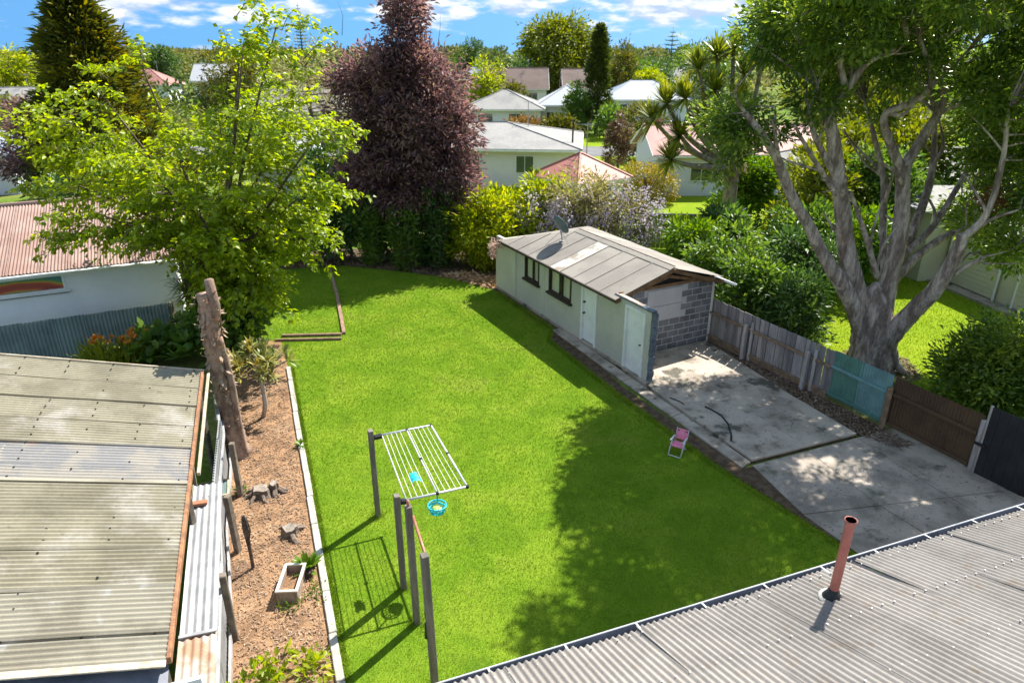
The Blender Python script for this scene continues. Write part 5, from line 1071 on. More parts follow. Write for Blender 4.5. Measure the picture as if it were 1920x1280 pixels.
# ------------------------------------------------------------------ garden bed plants
sk = G(452, 852); st = thing('dead_palm_trunk', 'tall cut off palm trunk with shaggy brown bark beside the pale fence', 'tree trunk', sk)
q, rr = smooth_line([sk + V(0.0, 0, -0.1), sk + V(-0.05, 0, 0.4), sk + V(-0.14, 0, 1.3), sk + V(-0.17, 0, 2.4), sk + V(-0.16, 0.02, 3.2), sk + V(-0.19, 0.02, 3.85)], [0.27, 0.21, 0.18, 0.175, 0.19, 0.13], 11)
MB().tube(q, rr, 16, wob=0.17).build('trunk', m_barkpalm, st, smooth=True)
MB().tube([sk + V(-0.1, 0.03, 3.1), sk + V(0.0, 0.03, 3.6), sk + V(-0.03, 0.03, 4.15)], [0.14, 0.115, 0.085], 12, wob=0.15).build('cut_fork', m_barkpalm, st, smooth=True)
MB().tube(*smooth_line([sk + V(0.14, -0.1, -0.05), sk + V(0.1, -0.05, 0.9), sk + V(0.08, -0.02, 1.9), sk + V(0.0, 0, 2.9)], [0.09, 0.075, 0.07, 0.05], 4), 9, wob=0.1).build('side_stem', m_barkpalm, st, smooth=True)
geo = []
for k in range(160):
    z = U(0.6, 3.9); a = U(0, 6.28); geo.append(strap_geo(sk + V(-0.15 + 0.16 * math.cos(a), 0.16 * math.sin(a), z), V(math.cos(a) * 0.45, math.sin(a) * 0.45, U(-1.2, 1.0)), 2, 0.15, 0.07, 0.05, 0.5, 0.8))
add_leaves('husk', geo, LM('husk', [(0.22, 0.15, 0.11), (0.34, 0.24, 0.18), (0.40, 0.30, 0.2)], 0.1, 0.9), st, 'stuff')
sp = G(495, 782); sa = thing('succulent_tree', 'small branching succulent tree with yellowed rosettes in the bark bed', 'tree', sp)
MB().tube(*smooth_line([sp + V(-0.04, 0, -0.05), sp + V(0.08, 0, 0.35), sp + V(0.08, 0, 0.9), sp + V(0.06, 0, 1.25)], [0.05, 0.06, 0.055, 0.05], 3), 8).build('trunk', m_barkgrey, sa, smooth=True)
geo = []; mb = MB()
for k in range(40):
    a = U(0, 6.28); r = U(0.1, 0.75); c = sp + V(0.06 + math.cos(a) * r, math.sin(a) * r, 1.42 + U(-0.1, 0.55) * (1.1 - r))
    mb.tube([sp + V(0.06, 0, 1.15), c], [0.03, 0.015], 5); geo.append(strap_geo(c, V(math.cos(a) * r, math.sin(a) * r, 0.7), 24, 0.27, 0.05, 0.1, 1.5, 0.3))
mb.build('branches', m_barkgrey, sa); add_leaves('rosettes', geo, l_succ, sa)
bo = thing('bromeliad', 'strappy yellow green plant clinging beside the palm trunk foot', 'plant', G(412, 735, 0.6))
add_leaves('foliage', [strap_geo(G(402 + 8 * k, 720 + 30 * k, 0.7 - 0.1 * k), V(0, 0, 1), 22, 0.4, 0.05, 0.2, 1.4, 0.8) for k in range(4)], l_succ, bo)
# small weeds and pot plants of the bed
for (px, py, h, lab) in ((577, 1072, 0.35, 'small leafy potted plant beside the planter box'), (452, 925, 0.18, 'tiny yellow green weed beside the wide stump'), (565, 838, 0.16, 'tiny green seedling near the far bed edging')):
    c = G(px, py); t = thing('bed_weed', lab, 'plant', c); add_leaves('foliage', [strap_geo(c + V(0, 0, 0.05), V(0, 0, 1), int(90 * h) + 6, h, h * 0.25, 0.1, 1.3, 0.6)], l_fresh, t)
c = G(577, 1080); MB().tube([c + V(0, 0, 0), c + V(0, 0, 0.14)], [0.09, 0.11], 12).build('pot', m_char, bpy.data.objects['bed_weed'])
for (px, py, w, lab) in ((520, 1262, 0.7, 'yellow green leafy clump at the bottom of the bark bed'), (590, 1265, 0.55, 'smaller leafy clump against the edging at the bottom of the bed'), (470, 1300, 0.6, 'leafy clump at the bottom edge beside the pale fence')):
    c = G(px, py); t = thing('leafy_clump', lab, 'plant', c)
    C, O = sample_blobs([(c + V(0, 0, 0.12), (w * 0.5, w * 0.4, 0.22))], 10, 0.4); add_leaves('foliage', [cluster_leaves(C, O, 9, 0.12, 0.15, 0.075, zb=0.2)], l_lime, t)
wg = thing('low_weeds', 'low green weeds growing round the planter box foot', 'plant', G(545, 1135))
C = np.array([A3(G(px, py, 0.04)) for px, py in ((545, 1140), (530, 1138), (560, 1133), (588, 1110), (600, 1125), (595, 1095))]); add_leaves('foliage', [cluster_leaves(C, np.tile([0, 0, 1.0], (len(C), 1)), 22, 0.09, 0.07, 0.03)], l_fresh, wg)
# lilies and broad leaves between the carport and the white house
ly = thing('orange_lilies', 'orange flowering lilies before the blue iron fence', 'plant', (-11.4, 18.6, 0)); geo = []
for k in range(20): geo.append(strap_geo(V(-11.4 + U(-0.9, 0.9), 17.9 + U(-0.4, 0.5), 0.1), V(0, 0, 1), 18, 0.8, 0.09, 0.1, 1.0, 0.8))
add_leaves('foliage', geo, l_willow, ly)
geo = []
for k in range(22): c = V(-11.3 + U(-0.7, 0.8), 17.95 + U(-0.3, 0.4), 0.85 + U(-0.15, 0.15)); geo.append(strap_geo(c, V(0, 0, 1), 12, 0.12, 0.06, 0.3, 1.4, 0.3))
add_leaves('petals', geo, l_orange, ly, 'stuff')
for (x, y, w, n, lab) in ((-9.9, 18.0, 0.9, 26, 'broad leaved dark plant at the carport corner'), (-10.4, 19.2, 0.9, 22, 'broad leaved plant below the end of the blue fence'), (-9.2, 18.9, 0.8, 22, 'broad leaved plant beside the pale fence far end')):
    t = thing('broad_leaf_plant', lab, 'plant', (x, y, 0)); geo = []
    for k in range(n): geo.append(strap_geo(V(x + U(-w, w), y + U(-w, w) * 0.7, 0.35 + U(0, 0.5)), V(U(-0.4, 0.4), U(-0.4, 0.4), 1), 8, 0.42, 0.2, 0.3, 1.4, 0.6))
    add_leaves('foliage', geo, l_mid, t)
yk = thing('yucca', 'dry tipped yucca at the white house corner', 'plant', (-9.75, 19.7, 0)); geo = []
for k in range(5): geo.append(strap_geo(V(-9.75 + U(-0.3, 0.3), 19.6 + U(-0.3, 0.2), 1.2 + 0.25 * k), V(U(-0.4, 0.3), -0.3, 1), 40, 0.85, 0.07, 0.2, 1.7, 0.5))
add_leaves('leaves', geo, LM('yucca_leaf', [(0.05, 0.09, 0.02), (0.18, 0.19, 0.05), (0.38, 0.28, 0.10)], 0.2, 0.5), yk); MB().tube([(-9.75, 19.6, -0.05), (-9.75, 19.6, 2.2)], 0.1, 8).build('stem', m_barkpalm, yk)
blob_tree('under_shrub', 'dark green shrub filling the foot of the lime tree', 'shrub', (-8.3, 18.9, 0), 2.1, 2.0, l_mid, 90, 50, 0.24, 0.15, trunk_h=0.03, cr=0.3)

# ------------------------------------------------------------------ houses behind
m_hwall = M('pale_weatherboard', (0.78, 0.74, 0.74), (0.72, 0.68, 0.69), sc=0.6, rough=0.8, grain=0.04)
m_bwall = M('pale_blue_wall', (0.70, 0.71, 0.80), (0.64, 0.65, 0.74), sc=0.6, rough=0.8, grain=0.04)
m_groof2 = M('grey_tile_roof', (0.27, 0.26, 0.245), (0.22, 0.215, 0.205), sc=0.6, rough=0.8, grain=0.1, gsc=4)
m_rroof = M('red_iron_roof', (0.42, 0.17, 0.13), (0.36, 0.14, 0.11), sc=0.8, rough=0.6, grain=0.08)
m_proof = M('faded_pink_roof', (0.36, 0.165, 0.14), (0.31, 0.14, 0.12), sc=0.7, rough=0.65, grain=0.08)
m_broof = M('brown_tile_roof', (0.20, 0.14, 0.12), (0.16, 0.11, 0.095), sc=0.5, rough=0.85, grain=0.1)
m_wroof = M('white_iron_roof', (0.42, 0.43, 0.45), rough=0.7)
m_bluroof = M('blue_grey_iron_roof', (0.25, 0.29, 0.35), (0.22, 0.26, 0.32), sc=0.6, rough=0.55)
m_pane = glassy('dark_pane', (0.04, 0.055, 0.06), 0.06, 0.8)
m_gdoor = M('brown_garage_door', (0.10, 0.065, 0.06), rough=0.7)
def house(label, c, w, d, rot, hw, hr, roof, rm, wm, wins=(), door=None, ov=0.5, side=(), name='house', chimney=None, gdoor=None):
    c = Vector(c); R_ = Matrix.Rotation(rot, 3, 'Z'); t = thing(name, label, 'house', c)
    P = lambda x, y, z: c + R_ @ V(x, y, z); ax = (R_ @ V(1, 0, 0), R_ @ V(0, 1, 0), V(0, 0, 1))
    if roof == 'gable':
        mb = MB(); v = [P(x, y, z) for x in (-w / 2, w / 2) for y, z in ((-d / 2, -0.05), (d / 2, -0.05), (d / 2, hw), (0, hr - 0.12), (-d / 2, hw))]
        mb.add(v, [(0, 1, 2, 3, 4), (9, 8, 7, 6, 5), (0, 4, 9, 5), (1, 6, 7, 2)]); mb.build('wall', wm, t)
    else: MB().box(P(0, 0, hw / 2 - 0.03), (w, d, hw), ax).build('wall', wm, t)
    W2 = w / 2 + ov; D2 = d / 2 + ov; e = hw - 0.05
    if roof == 'hip':
        r = max(0.0, w / 2 - d / 2) if w >= d else 0; ry = max(0.0, d / 2 - w / 2) if d > w else 0
        A, B_, C_, D_ = P(-W2, -D2, e), P(W2, -D2, e), P(W2, D2, e), P(-W2, D2, e); r1, r2 = P(-r, -ry, hr), P(r, ry, hr)
        fs = ([A, B_, r2, r1], [B_, C_, r2], [C_, D_, r1, r2], [D_, A, r1]) if w >= d else ([A, B_, r1], [B_, C_, r2, r1], [C_, D_, r2], [D_, A, r1, r2])
        for q in fs:
            if (q[-1] - q[0]).length > 0.01 and (len(q) < 4 or (q[2] - q[3]).length > 0.01): MB().slab(q, 0.08).build('roof_face', rm, t)
            else: MB().slab(q[:3], 0.08).build('roof_face', rm, t)
        mb = MB()
        for a, b_ in ((A, r1), (D_, r1), (B_, r2 if w >= d else r1), (C_, r2)): mb.tube([a, b_], 0.07, 5)
        if (r2 - r1).length > 0.05: mb.tube([r1, r2], 0.07, 5)
        mb.build('ridge_tiles', rm, t)
        for a, b_ in ((A, B_), (B_, C_), (D_, A)): MB().beam(a + V(0, 0, -0.1), b_ + V(0, 0, -0.1), 0.05, 0.14).build('fascia', m_white, t)
    else:
        for sg in (-1, 1):
            MB().slab([P(-W2, sg * D2, e - 0.02), P(W2, sg * D2, e - 0.02), P(W2, 0, hr), P(-W2, 0, hr)], 0.07).build('roof_face', rm, t)
            MB().beam(P(-W2, sg * D2, e - 0.12), P(W2, sg * D2, e - 0.12), 0.05, 0.13).build('fascia', m_white, t)
            for x in (-W2, W2): MB().beam(P(x, sg * D2, e - 0.1), P(x, 0, hr - 0.09), 0.05, 0.14).build('barge_board', m_white, t)
        MB().tube([P(-W2, 0, hr), P(W2, 0, hr)], 0.08, 6).build('ridge_cap', rm, t)
    def win(cx, ww, z0, z1, face):
        if face == 'f': pos = lambda x, q, z: P(x, -d / 2 - q, z); wa = ax
        else: pos = lambda x, q, z: P(w / 2 + q, x, z); wa = (ax[1], ax[0], ax[2])
        f = MB().box(pos(cx, 0.02, (z0 + z1) / 2), (ww, 0.06, z1 - z0), wa).build('window', m_white, t); n = max(1, round(ww / 0.8))
        for k in range(n):
            pw = (ww - 0.12) / n; MB().box(pos(cx - ww / 2 + 0.06 + pw * (k + 0.5), 0.04, (z0 + z1) / 2), (pw - 0.05, 0.05, z1 - z0 - 0.14), wa).build('pane', m_pane, f)
    for (cx, ww, z0, z1) in wins: win(cx, ww, z0, z1, 'f')
    for (cx, ww, z0, z1) in side: win(cx, ww, z0, z1, 's')
    if door is not None: MB().box(P(door, -d / 2 - 0.03, 1.0), (0.9, 0.06, 2.0), ax).build('door', m_gdoor, t)
    if gdoor: MB().box(P(gdoor[0], -d / 2 - 0.03, 1.05), (gdoor[1], 0.06, 2.1), ax).build('garage_door', m_gdoor, t)
    am = P(w * 0.22, 0.3, hr - 0.5); ae = MB().tube([am, am + V(0, 0, 2.0)], 0.03, 5)
    for k in range(4): ae.tube([am + ax[0] * (-0.3 + 0.2 * k) + ax[1] * 0.4 + V(0, 0, 1.9), am + ax[0] * (-0.3 + 0.2 * k) - ax[1] * 0.4 + V(0, 0, 1.9)], 0.012, 4)
    ae.tube([am - ax[0] * 0.4 + V(0, 0, 1.9), am + ax[0] * 0.4 + V(0, 0, 1.9)], 0.015, 4); ae.build('aerial', m_zinc, t)
    if chimney: MB().box(P(*chimney), (0.7, 0.7, 1.7), ax).build('chimney', m_proof, t)
    return t
W1 = ((-4.2, 1.6, 0.9, 2.1), (-1.6, 0.8, 0.3, 2.1), (-0.4, 0.8, 0.3, 2.1), (3.0, 1.3, 0.9, 2.1))
h1 = house('pale house with wide grey hip roof behind the yellow bush', (-1.6, 52.3, 0), 12.6, 10, math.radians(-6), 2.6, 3.75, 'hip', m_groof2, m_hwall, W1)
MB().tube([(4.2, 49.0, 2.6), (4.2, 49.0, 4.2)], 0.06, 6).build('flue', m_black, h1)
house('small building with red pyramid roof behind the wisteria', (3.75, 38.4, 0), 3.4, 3.4, math.radians(38), 2.2, 3.4, 'hip', m_rroof, m_bwall, ((0, 1.0, 0.9, 1.8),), ov=0.35)
house('pink roofed pale blue house behind the cabbage tree', (14.1, 47.2, 0), 10.2, 6.4, math.radians(2), 2.65, 4.05, 'gable', m_proof, m_bwall, ((-1.9, 2.2, 0.9, 2.1), (1.6, 1.2, 0.9, 2.1)), ov=0.4, chimney=(-4.4, 1.2, 3.9))
house('white house with grey hip roof above the wide grey roof', (-0.8, 84.5, 0), 8.4, 8, math.radians(-3), 2.7, 4.5, 'hip', m_groof2, m_bwall, ((-2.0, 1.8, 0.8, 2.2), (1.5, 1.8, 0.8, 2.2)))
house('white garage wing with dark brown door left of the cypress', (6.6, 88, 0), 6, 8, math.radians(-3), 2.9, 4.9, 'hip', m_wroof, m_hwall, ((-1.9, 1.0, 0.9, 2.1),), gdoor=(1.4, 2.6))
house('pale blue roofed house right of the cypress', (17.8, 100, 0), 11, 8, 0.0, 2.8, 5.0, 'hip', m_bluroof, m_bwall, ((-3.4, 2.0, 0.8, 2.2), (0, 1.8, 0.8, 2.2)))
house('brown roofed house in front of the willow', (0.5, 131, 0), 11, 8, 0.0, 2.7, 6.0, 'gable', m_broof, m_hwall, ((-2, 2, 0.8, 2.1), (3, 2, 0.8, 2.1)))
house('brown roofed house hidden by the cypress', (15.5, 134, 0), 12, 8, 0.0, 2.7, 5.8, 'gable', m_broof, m_hwall, ((-3, 2, 0.8, 2.1),))
house('long grey roofed house between lime tree and purple tree', (-22.5, 79, 0), 13, 8, math.radians(6), 2.8, 5.3, 'hip', m_groof2, m_hwall, ((-2, 2, 0.8, 2.1), (3, 2, 0.8, 2.1)))
house('white walled shed seen through the lime tree', (-14.6, 46, 0), 4.2, 4, math.radians(4), 2.9, 3.7, 'gable', m_wroof, m_white, (), door=1.7, ov=0.25)
house('grey roofed white house at the far left edge', (-62, 88, 0), 14, 9, math.radians(8), 2.7, 4.6, 'gable', m_groof2, m_white, ((-2, 2, 0.8, 2.1), (3, 2, 0.8, 2.1)))
house('pale house at the left edge behind the dark hedge', (-37, 47, 0), 9, 7, math.radians(12), 2.6, 3.9, 'hip', m_bluroof, m_bwall, ((2, 2, 0.8, 2.1),))
house('far white house left of the thin pine', (-58, 150, 0), 12, 8, 0.1, 3.4, 6.4, 'gable', m_wroof, m_white, ((0, 3, 0.8, 2.2),))
house('far pinkish roofed house beyond the golden conifer', (-70, 140, 0), 10, 8, 0.1, 3.0, 5.6, 'hip', m_proof, m_white, ((0, 3, 0.8, 2.2),))
house('far pale roofed house right of the willow', (36, 150, 0), 13, 9, 0.0, 3, 5.8, 'hip', m_groof2, m_hwall, ((0, 3, 0.8, 2.2),))
house('far small white house behind the rounded hedge', (-9, 165, 0), 9, 8, 0.0, 3, 5.6, 'hip', m_bluroof, m_white, ((0, 3, 0.8, 2.2),))
house('white house glimpsed between the big grey limbs', (21.5, 40, 0), 9, 8, 0.1, 2.6, 4.3, 'hip', m_groof2, m_bwall, ((-2, 2, 0.8, 2.1), (2, 2, 0.8, 2.1)))
# cream weatherboard outbuilding on the right
m_cream = M('cream_weatherboard', (0.62, 0.58, 0.42), (0.56, 0.52, 0.38), sc=1, rough=0.75, grain=0.05)
ow = thing('cream_outbuilding', 'cream weatherboard outbuilding with dark doorway beyond the right lawn', 'shed', (18.6, 25.5, 0))
a0 = V(17.95, 21.0, 0); a1 = V(17.2, 26.0, 0); od = (a1 - a0).normalized(); on = V(-od.y, od.x, 0)
if on.x > 0: on = -on
AXO = (od, on, V(0, 0, 1))
for (s0_, s1_) in ((0.0, 1.75), (2.65, 5.1)):
    for k in range(14): MB().bbox(a0 + od * ((s0_ + s1_) / 2) + on * 0.0 + V(0, 0, 0.19 + k * 0.165), (s1_ - s0_, 0.03, 0.158), AXO, 0.006).build('weatherboard', m_cream, ow)
for s in (0.0, 1.78, 2.62, 5.12): MB().beam(a0 + od * s + on * 0.012, a0 + od * s + on * 0.012 + V(0, 0, 2.5), 0.07, 0.05).build('trim', m_white, ow)
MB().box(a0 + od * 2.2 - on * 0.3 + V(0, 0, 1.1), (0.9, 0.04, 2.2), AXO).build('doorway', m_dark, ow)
MB().box(a0 + od * 2.5 - on * 1.7 + V(0, 0, 1.24), (5.0, 3.2, 2.46), AXO).build('inner_wall', m_cream, ow)
MB().box(a0 + od * 2.5 + on * 0.25 + V(0, 0, 0.03), (5.6, 0.6, 0.09), AXO).build('step', m_conc, ow)
MB().slab([a0 - od * 0.4 + on * 0.4 + V(0, 0, 2.5), a0 + od * 5.5 + on * 0.4 + V(0, 0, 2.5), a0 + od * 5.5 - on * 3.6 + V(0, 0, 3.3), a0 - od * 0.4 - on * 3.6 + V(0, 0, 3.3)], 0.06).build('roof', m_groof2, ow)
c_ = a0 + od * 6.6 - on * 1.0
o2 = thing('cream_garage', 'cream wall of a garage beyond the outbuilding, glimpsed past the grey limbs', 'shed', c_)
MB().box(c_ + V(0, 0, 1.4), (2.6, 4.0, 2.8), AXO).build('wall', m_cream, o2); MB().slab([c_ + V(-2.4, -1.8, 2.85), c_ + V(2.4, -1.8, 2.85), c_ + V(2.4, 1.8, 3.2), c_ + V(-2.4, 1.8, 3.2)], 0.06).build('roof', m_groof2, o2)

# ------------------------------------------------------------------ trees and hedges between the houses
def conifer(name, label, base, h, w, mat, n, L, Wd, power=1.0, zb=-0.1, cr=0.3, dens=26, low=0.05):
    base = Vector(base); t = thing(name, label, 'tree', base); z = NR.random(n) ** 0.8; a = NR.random(n) * 6.283
    lob = 1 + 0.16 * np.sin(a * 3 + z * 9) + 0.10 * np.sin(a * 7 + z * 23); r = w / 2 * (1 - z) ** power * lob * NR.uniform(0.75, 1.08, n)
    C = np.stack([base.x + np.cos(a) * r, base.y + np.sin(a) * r, base.z + h * (low + (1 - low) * z)], 1); O = np.stack([np.cos(a), np.sin(a), 0.3 + 0 * a], 1)
    add_leaves('crown', [cluster_leaves(C, O, dens, cr, L, Wd, out=1.0, zb=zb, flat=0.6)], mat, t)
    MB().tube([base + V(0, 0, -0.1), base + V(0, 0, h * 0.95)], [h * 0.022, 0.03], 7).build('trunk', m_barkbr, t); return t
conifer('golden_conifer', 'large golden tipped conifer at the upper left', W(175, 200, 41) - V(0, 0, W(175, 200, 41).z), 11.4, 8.2, l_conif, 400, 0.55, 0.13, 0.72, 0.15, 0.5, 46)
conifer('cypress', 'tall narrow dark green cypress between the houses', (9.5, 80.5, 0), 11.0, 3.0, LM('cypress_leaf', [(0.025, 0.05, 0.012), (0.07, 0.10, 0.016), (0.15, 0.18, 0.025)], 0.3, 0.6), 460, 0.4, 0.13, 0.55, 0.7, 0.3, 30, 0.02)
def norfolk(name, label, base, h, w, tiers, mat):
    base = Vector(base); t = thing(name, label, 'tree', base); mb = MB().tube([base, base + V(0, 0, h)], [h * 0.018, 0.03], 6); geo = []
    for k in range(tiers):
        z = h * (0.3 + 0.68 * k / tiers); r = w / 2 * (1 - (k / tiers) ** 1.3) + 0.15; na = 7
        for j in range(na):
            a = 6.283 * j / na + k; d = V(math.cos(a), math.sin(a), 0.12); p0 = base + V(0, 0, z); p1 = p0 + d * r; mb.tube([p0, p1], [0.06, 0.02], 4, cap=False); m_ = 16; tt = NR.uniform(0.15, 1, m_)[:, None]
            D = rdir(m_); D[:, 2] = abs(D[:, 2]) * 0.6; geo.append(leaf_geo(A3(p0) + (A3(p1) - A3(p0)) * tt, D, r * 0.22 + 0.15, 0.16))
    mb.build('trunk', m_barkbr, t); add_leaves('crown', geo, mat, t)
norfolk('norfolk_pine', 'tiered pine on the skyline right of the cypress', (46, 214, 0), 15.2, 9.5, 9, l_dgreen)
norfolk('norfolk_pine', 'thin spire pine on the skyline above the lime tree', (-74, 262, 0), 25, 6, 16, l_dgreen)
def Bp(px, Y): q = W(px, 100, Y); return (q.x, Y, 0)
BT = [('willow_tree', 'large yellow green willow on the skyline left of the cypress', Bp(1040, 150), 13.5, 19, l_willow, 420, 60, 0.9, 0.36), ('round_hedge', 'bright yellow green rounded hedge beside the purple tree', Bp(907, 128), 6.6, 8.5, l_yell, 90, 40, 0.6, 0.25),
      ('dark_tree', 'dark low tree below the willow', Bp(985, 142), 6.8, 11, l_dgreen, 90, 40, 0.6, 0.25), ('pine_tree', 'dark pine on the skyline right of the purple tree', Bp(878, 170), 11.5, 7.5, l_dgreen, 90, 40, 0.7, 0.2),
      ('golden_tree', 'golden tree directly right of the cypress', Bp(1160, 112), 9.0, 6, l_conif, 80, 40, 0.6, 0.2), ('green_tree', 'soft green tree behind the blue roofed house', Bp(1195, 124), 7.4, 8, l_mid, 80, 40, 0.6, 0.25),
      ('domed_tree', 'dark domed tree left of the cabbage tree', Bp(1232, 130), 7.4, 10, l_dgreen, 110, 40, 0.5, 0.22), ('dry_tree', 'bare olive tree behind the lime tree', W(580, 190, 70) - V(0, 0, W(580, 190, 70).z), 9.6, 10, l_wist, 90, 24, 0.6, 0.12),
      ('yellow_willow', 'yellow willow at the far left edge', Bp(8, 92), 8.9, 8, l_yell, 110, 40, 0.7, 0.2), ('dark_pine', 'pair topped dark tree beyond the golden conifer', Bp(300, 150), 10.2, 8, l_dgreen, 80, 40, 0.7, 0.25),
      ('olive_bush', 'olive bush before the brown roofed house', Bp(962, 118), 3.4, 6, l_conif, 60, 36, 0.5, 0.2), ('rusty_hedge', 'rusty orange hedge before the white house', Bp(992, 74), 1.9, 5.6, LM('rusty_leaf', [(0.14, 0.10, 0.02), (0.26, 0.15, 0.04), (0.3, 0.2, 0.05)], 0.2, 0.6), 60, 36, 0.4, 0.16),
      ('olive_hedge', 'olive green hedge left of the cypress foot', Bp(1055, 74), 2.1, 4.6, l_conif, 60, 36, 0.4, 0.16), ('brown_shrub', 'brown bushy shrub left of the pink roofed house', Bp(1170, 53), 4.3, 2.4, l_brownb, 60, 40, 0.3, 0.12),
      ('green_shrub', 'green shrub at the right of the cypress foot', Bp(1150, 76), 3.2, 4, l_mid, 50, 40, 0.4, 0.16), ('green_shrub', 'green shrub against the cypress left side', Bp(1085, 79), 5.6, 3.4, l_mid, 60, 40, 0.4, 0.16),
      ('purple_shrub', 'brownish purple tree at the left edge', Bp(28, 42), 5.9, 4.6, l_purple, 110, 50, 0.34, 0.12), ('dark_hedge', 'dark green hedge behind the white house roof', Bp(90, 27.5), 4.4, 5.2, l_dgreen, 150, 60, 0.26, 0.12),
      ('dark_hedge', 'dark green bush behind the middle of the rusty roof', Bp(250, 27.2), 4.0, 4.6, l_mid, 120, 56, 0.26, 0.12), ('olive_tree', 'ochre tree behind the lime tree top', Bp(420, 95), 8.0, 10, l_conif, 90, 40, 0.6, 0.2), ('soft_tree', 'soft yellow tree far behind the lime tree', Bp(190, 60), 6.4, 7, l_willow, 90, 40, 0.5, 0.2),
      ('mid_bush', 'green bush between the shed and purple tree', Bp(600, 38), 4.2, 4, l_dgreen, 80, 50, 0.3, 0.13), ('back_tree', 'leafy tree behind the lime tree left of the shed', Bp(450, 44), 5.0, 6, l_mid, 100, 50, 0.35, 0.15), ('pale_bush', 'pale bush at the cabbage tree left', Bp(1215, 60), 4.4, 4, l_conif, 60, 40, 0.4, 0.16),
      ('right_tree', 'tall green tree filling the far right behind the big tree', (24, 33, 0), 8.6, 8, l_mid, 160, 50, 0.4, 0.16), ('right_tree', 'yellowish tree far behind the big grey limbs', (25, 52, 0), 8.5, 11, l_willow, 140, 44, 0.5, 0.2), ('skyline_tree', 'round tree on the skyline above the pink roof', Bp(1330, 120), 9.6, 14, l_mid, 110, 40, 0.7, 0.25)]
BT += [('green_tree', 'leafy tree beyond the neighbour lawn left of the outbuilding', (15.6, 28.6, 0), 4.6, 3.8, l_mid, 120, 55, 0.28, 0.12), ('green_tree', 'loose pale tree behind the central grey limbs', (18.6, 34.5, 0), 6.0, 5.0, l_willow, 130, 50, 0.35, 0.14), ('green_tree', 'dark tree behind the outbuilding roof', (22.5, 27.5, 0), 6.2, 5.0, l_dgreen, 130, 55, 0.3, 0.13),
      ('garden_tree', 'bright yellow tree behind the pale blue roof', Bp(1215, 112), 6.0, 6, l_yell, 90, 40, 0.5, 0.2), ('garden_tree', 'olive tree far right of the cypress', Bp(1180, 150), 9.5, 9, l_far, 90, 40, 0.7, 0.25)]
for (nm, lab, base, h, w, mat, ncl, nper, L, Wd) in BT:
    base = Vector(base); base.z = 0
    blob_tree(nm, lab, 'hedge' if 'hedge' in nm else ('shrub' if ('shrub' in nm or 'bush' in nm) else 'tree'), base, h, w, mat, ncl, nper, L, Wd, trunk_h=0.22 if 'tree' in nm or 'willow' in nm or 'pine' in nm else 0.03, cr=w * 0.10, zb=(-0.5 if 'willow' in nm else 0.1))
# far belt of suburban trees, one mass to the horizon
geo = []
for k in range(760):
    Y = 74 + 826 * (k / 760) ** 1.5 + U(-8, 8); X = U(-0.85, 0.85) * (Y + 30)
    if Y < 230 and -24 < X < (30 if Y < 120 else 52): continue
    h = (U(2.2, 4.8) if Y < 150 else U(4.5, 9.0)) + (4.2 if Y > 300 else 0); w = U(5, 11) * (1 + Y / 900); n = int(110 + 9000 / Y)
    d = rdir(n); d[:, 2] = abs(d[:, 2]); P = np.array([X, Y, h * 0.25]) + d * np.array([w / 2, w / 2, h * 0.72]) * NR.uniform(0.7, 1.0, (n, 1))
    g = leaf_geo(P, d + NR.normal(size=(n, 3)) * 0.5, 0.3 + Y * 0.0045, 0.2 + Y * 0.003); geo.append((g[0], g[1], np.clip(g[2] * 0.3 + U(0, 0.75), 0, 1)))
o = add_leaves('far_trees', geo, l_far, None, 'stuff'); tag(o, 'far belt of mixed suburban trees reaching the horizon', 'trees')

# ------------------------------------------------------------------ ground cover: grass blades, bark chips, fallen leaves
def inside(P, poly):
    x, y = P[:, 0], P[:, 1]; r = np.zeros(len(P), bool); n = len(poly)
    for i in range(n):
        x1, y1 = poly[i]; x2, y2 = poly[(i + 1) % n]
        c = ((y1 > y) != (y2 > y)) & (x < (x2 - x1) * (y - y1) / (y2 - y1 + 1e-9) + x1); r ^= c
    return r
def scatter(poly, n, near=0.0):
    p = np.array(poly); lo = p.min(0); hi = p.max(0); out_ = []
    while sum(map(len, out_)) < n:
        q = lo + (hi - lo) * NR.random((n, 2)); q = q[inside(q, poly)]
        if near: q = q[NR.random(len(q)) < np.clip(near / np.maximum(q[:, 1], 1), 0, 1)]
        out_.append(q)
    return np.concatenate(out_)[:n]
def blades(name, poly, n, h, w, z, mat, near=0.0, label=None):
    q = scatter(poly, n, near); a = NR.random(n) * 6.283; hh = h * NR.uniform(0.5, 1.3, n); far = np.clip(q[:, 1] / 10, 0.8, 2.2); ww = w * far
    B = np.stack([q[:, 0], q[:, 1], np.full(n, z)], 1); S = np.stack([np.cos(a), np.sin(a), 0 * a], 1) * ww[:, None] / 2
    ln = NR.normal(size=(n, 2)) * 0.55; T = B + np.stack([ln[:, 0] * hh, ln[:, 1] * hh, hh], 1)
    v = np.stack([B - S, B + S, T], 1).reshape(-1, 3); f = np.arange(n * 3).reshape(-1, 3)
    o = add_leaves(name, [(v, f, np.repeat(NR.random(n), 3))], mat, None, 'stuff'); return tag(o, label, 'grass')
l_grass = LM('lawn_blade', [(0.084, 0.172, 0.009), (0.15, 0.243, 0.014), (0.245, 0.31, 0.03)], 0.2, 0.6, big=0.45, bigsc=0.9, spec=0.15, patches=[(0.35, 0.54, 0.7, (0.20, 0.235, 0.03), 0.55), (0.8, 0.55, 0.7, (0.055, 0.125, 0.014), 0.5), (3.0, 0.6, 0.72, (0.22, 0.22, 0.06), 0.4)])
l_grass2 = LM('neighbour_blade', [(0.15, 0.26, 0.006), (0.21, 0.32, 0.010), (0.28, 0.36, 0.02)], 0.3, 0.6, big=0.3, spec=0.15)
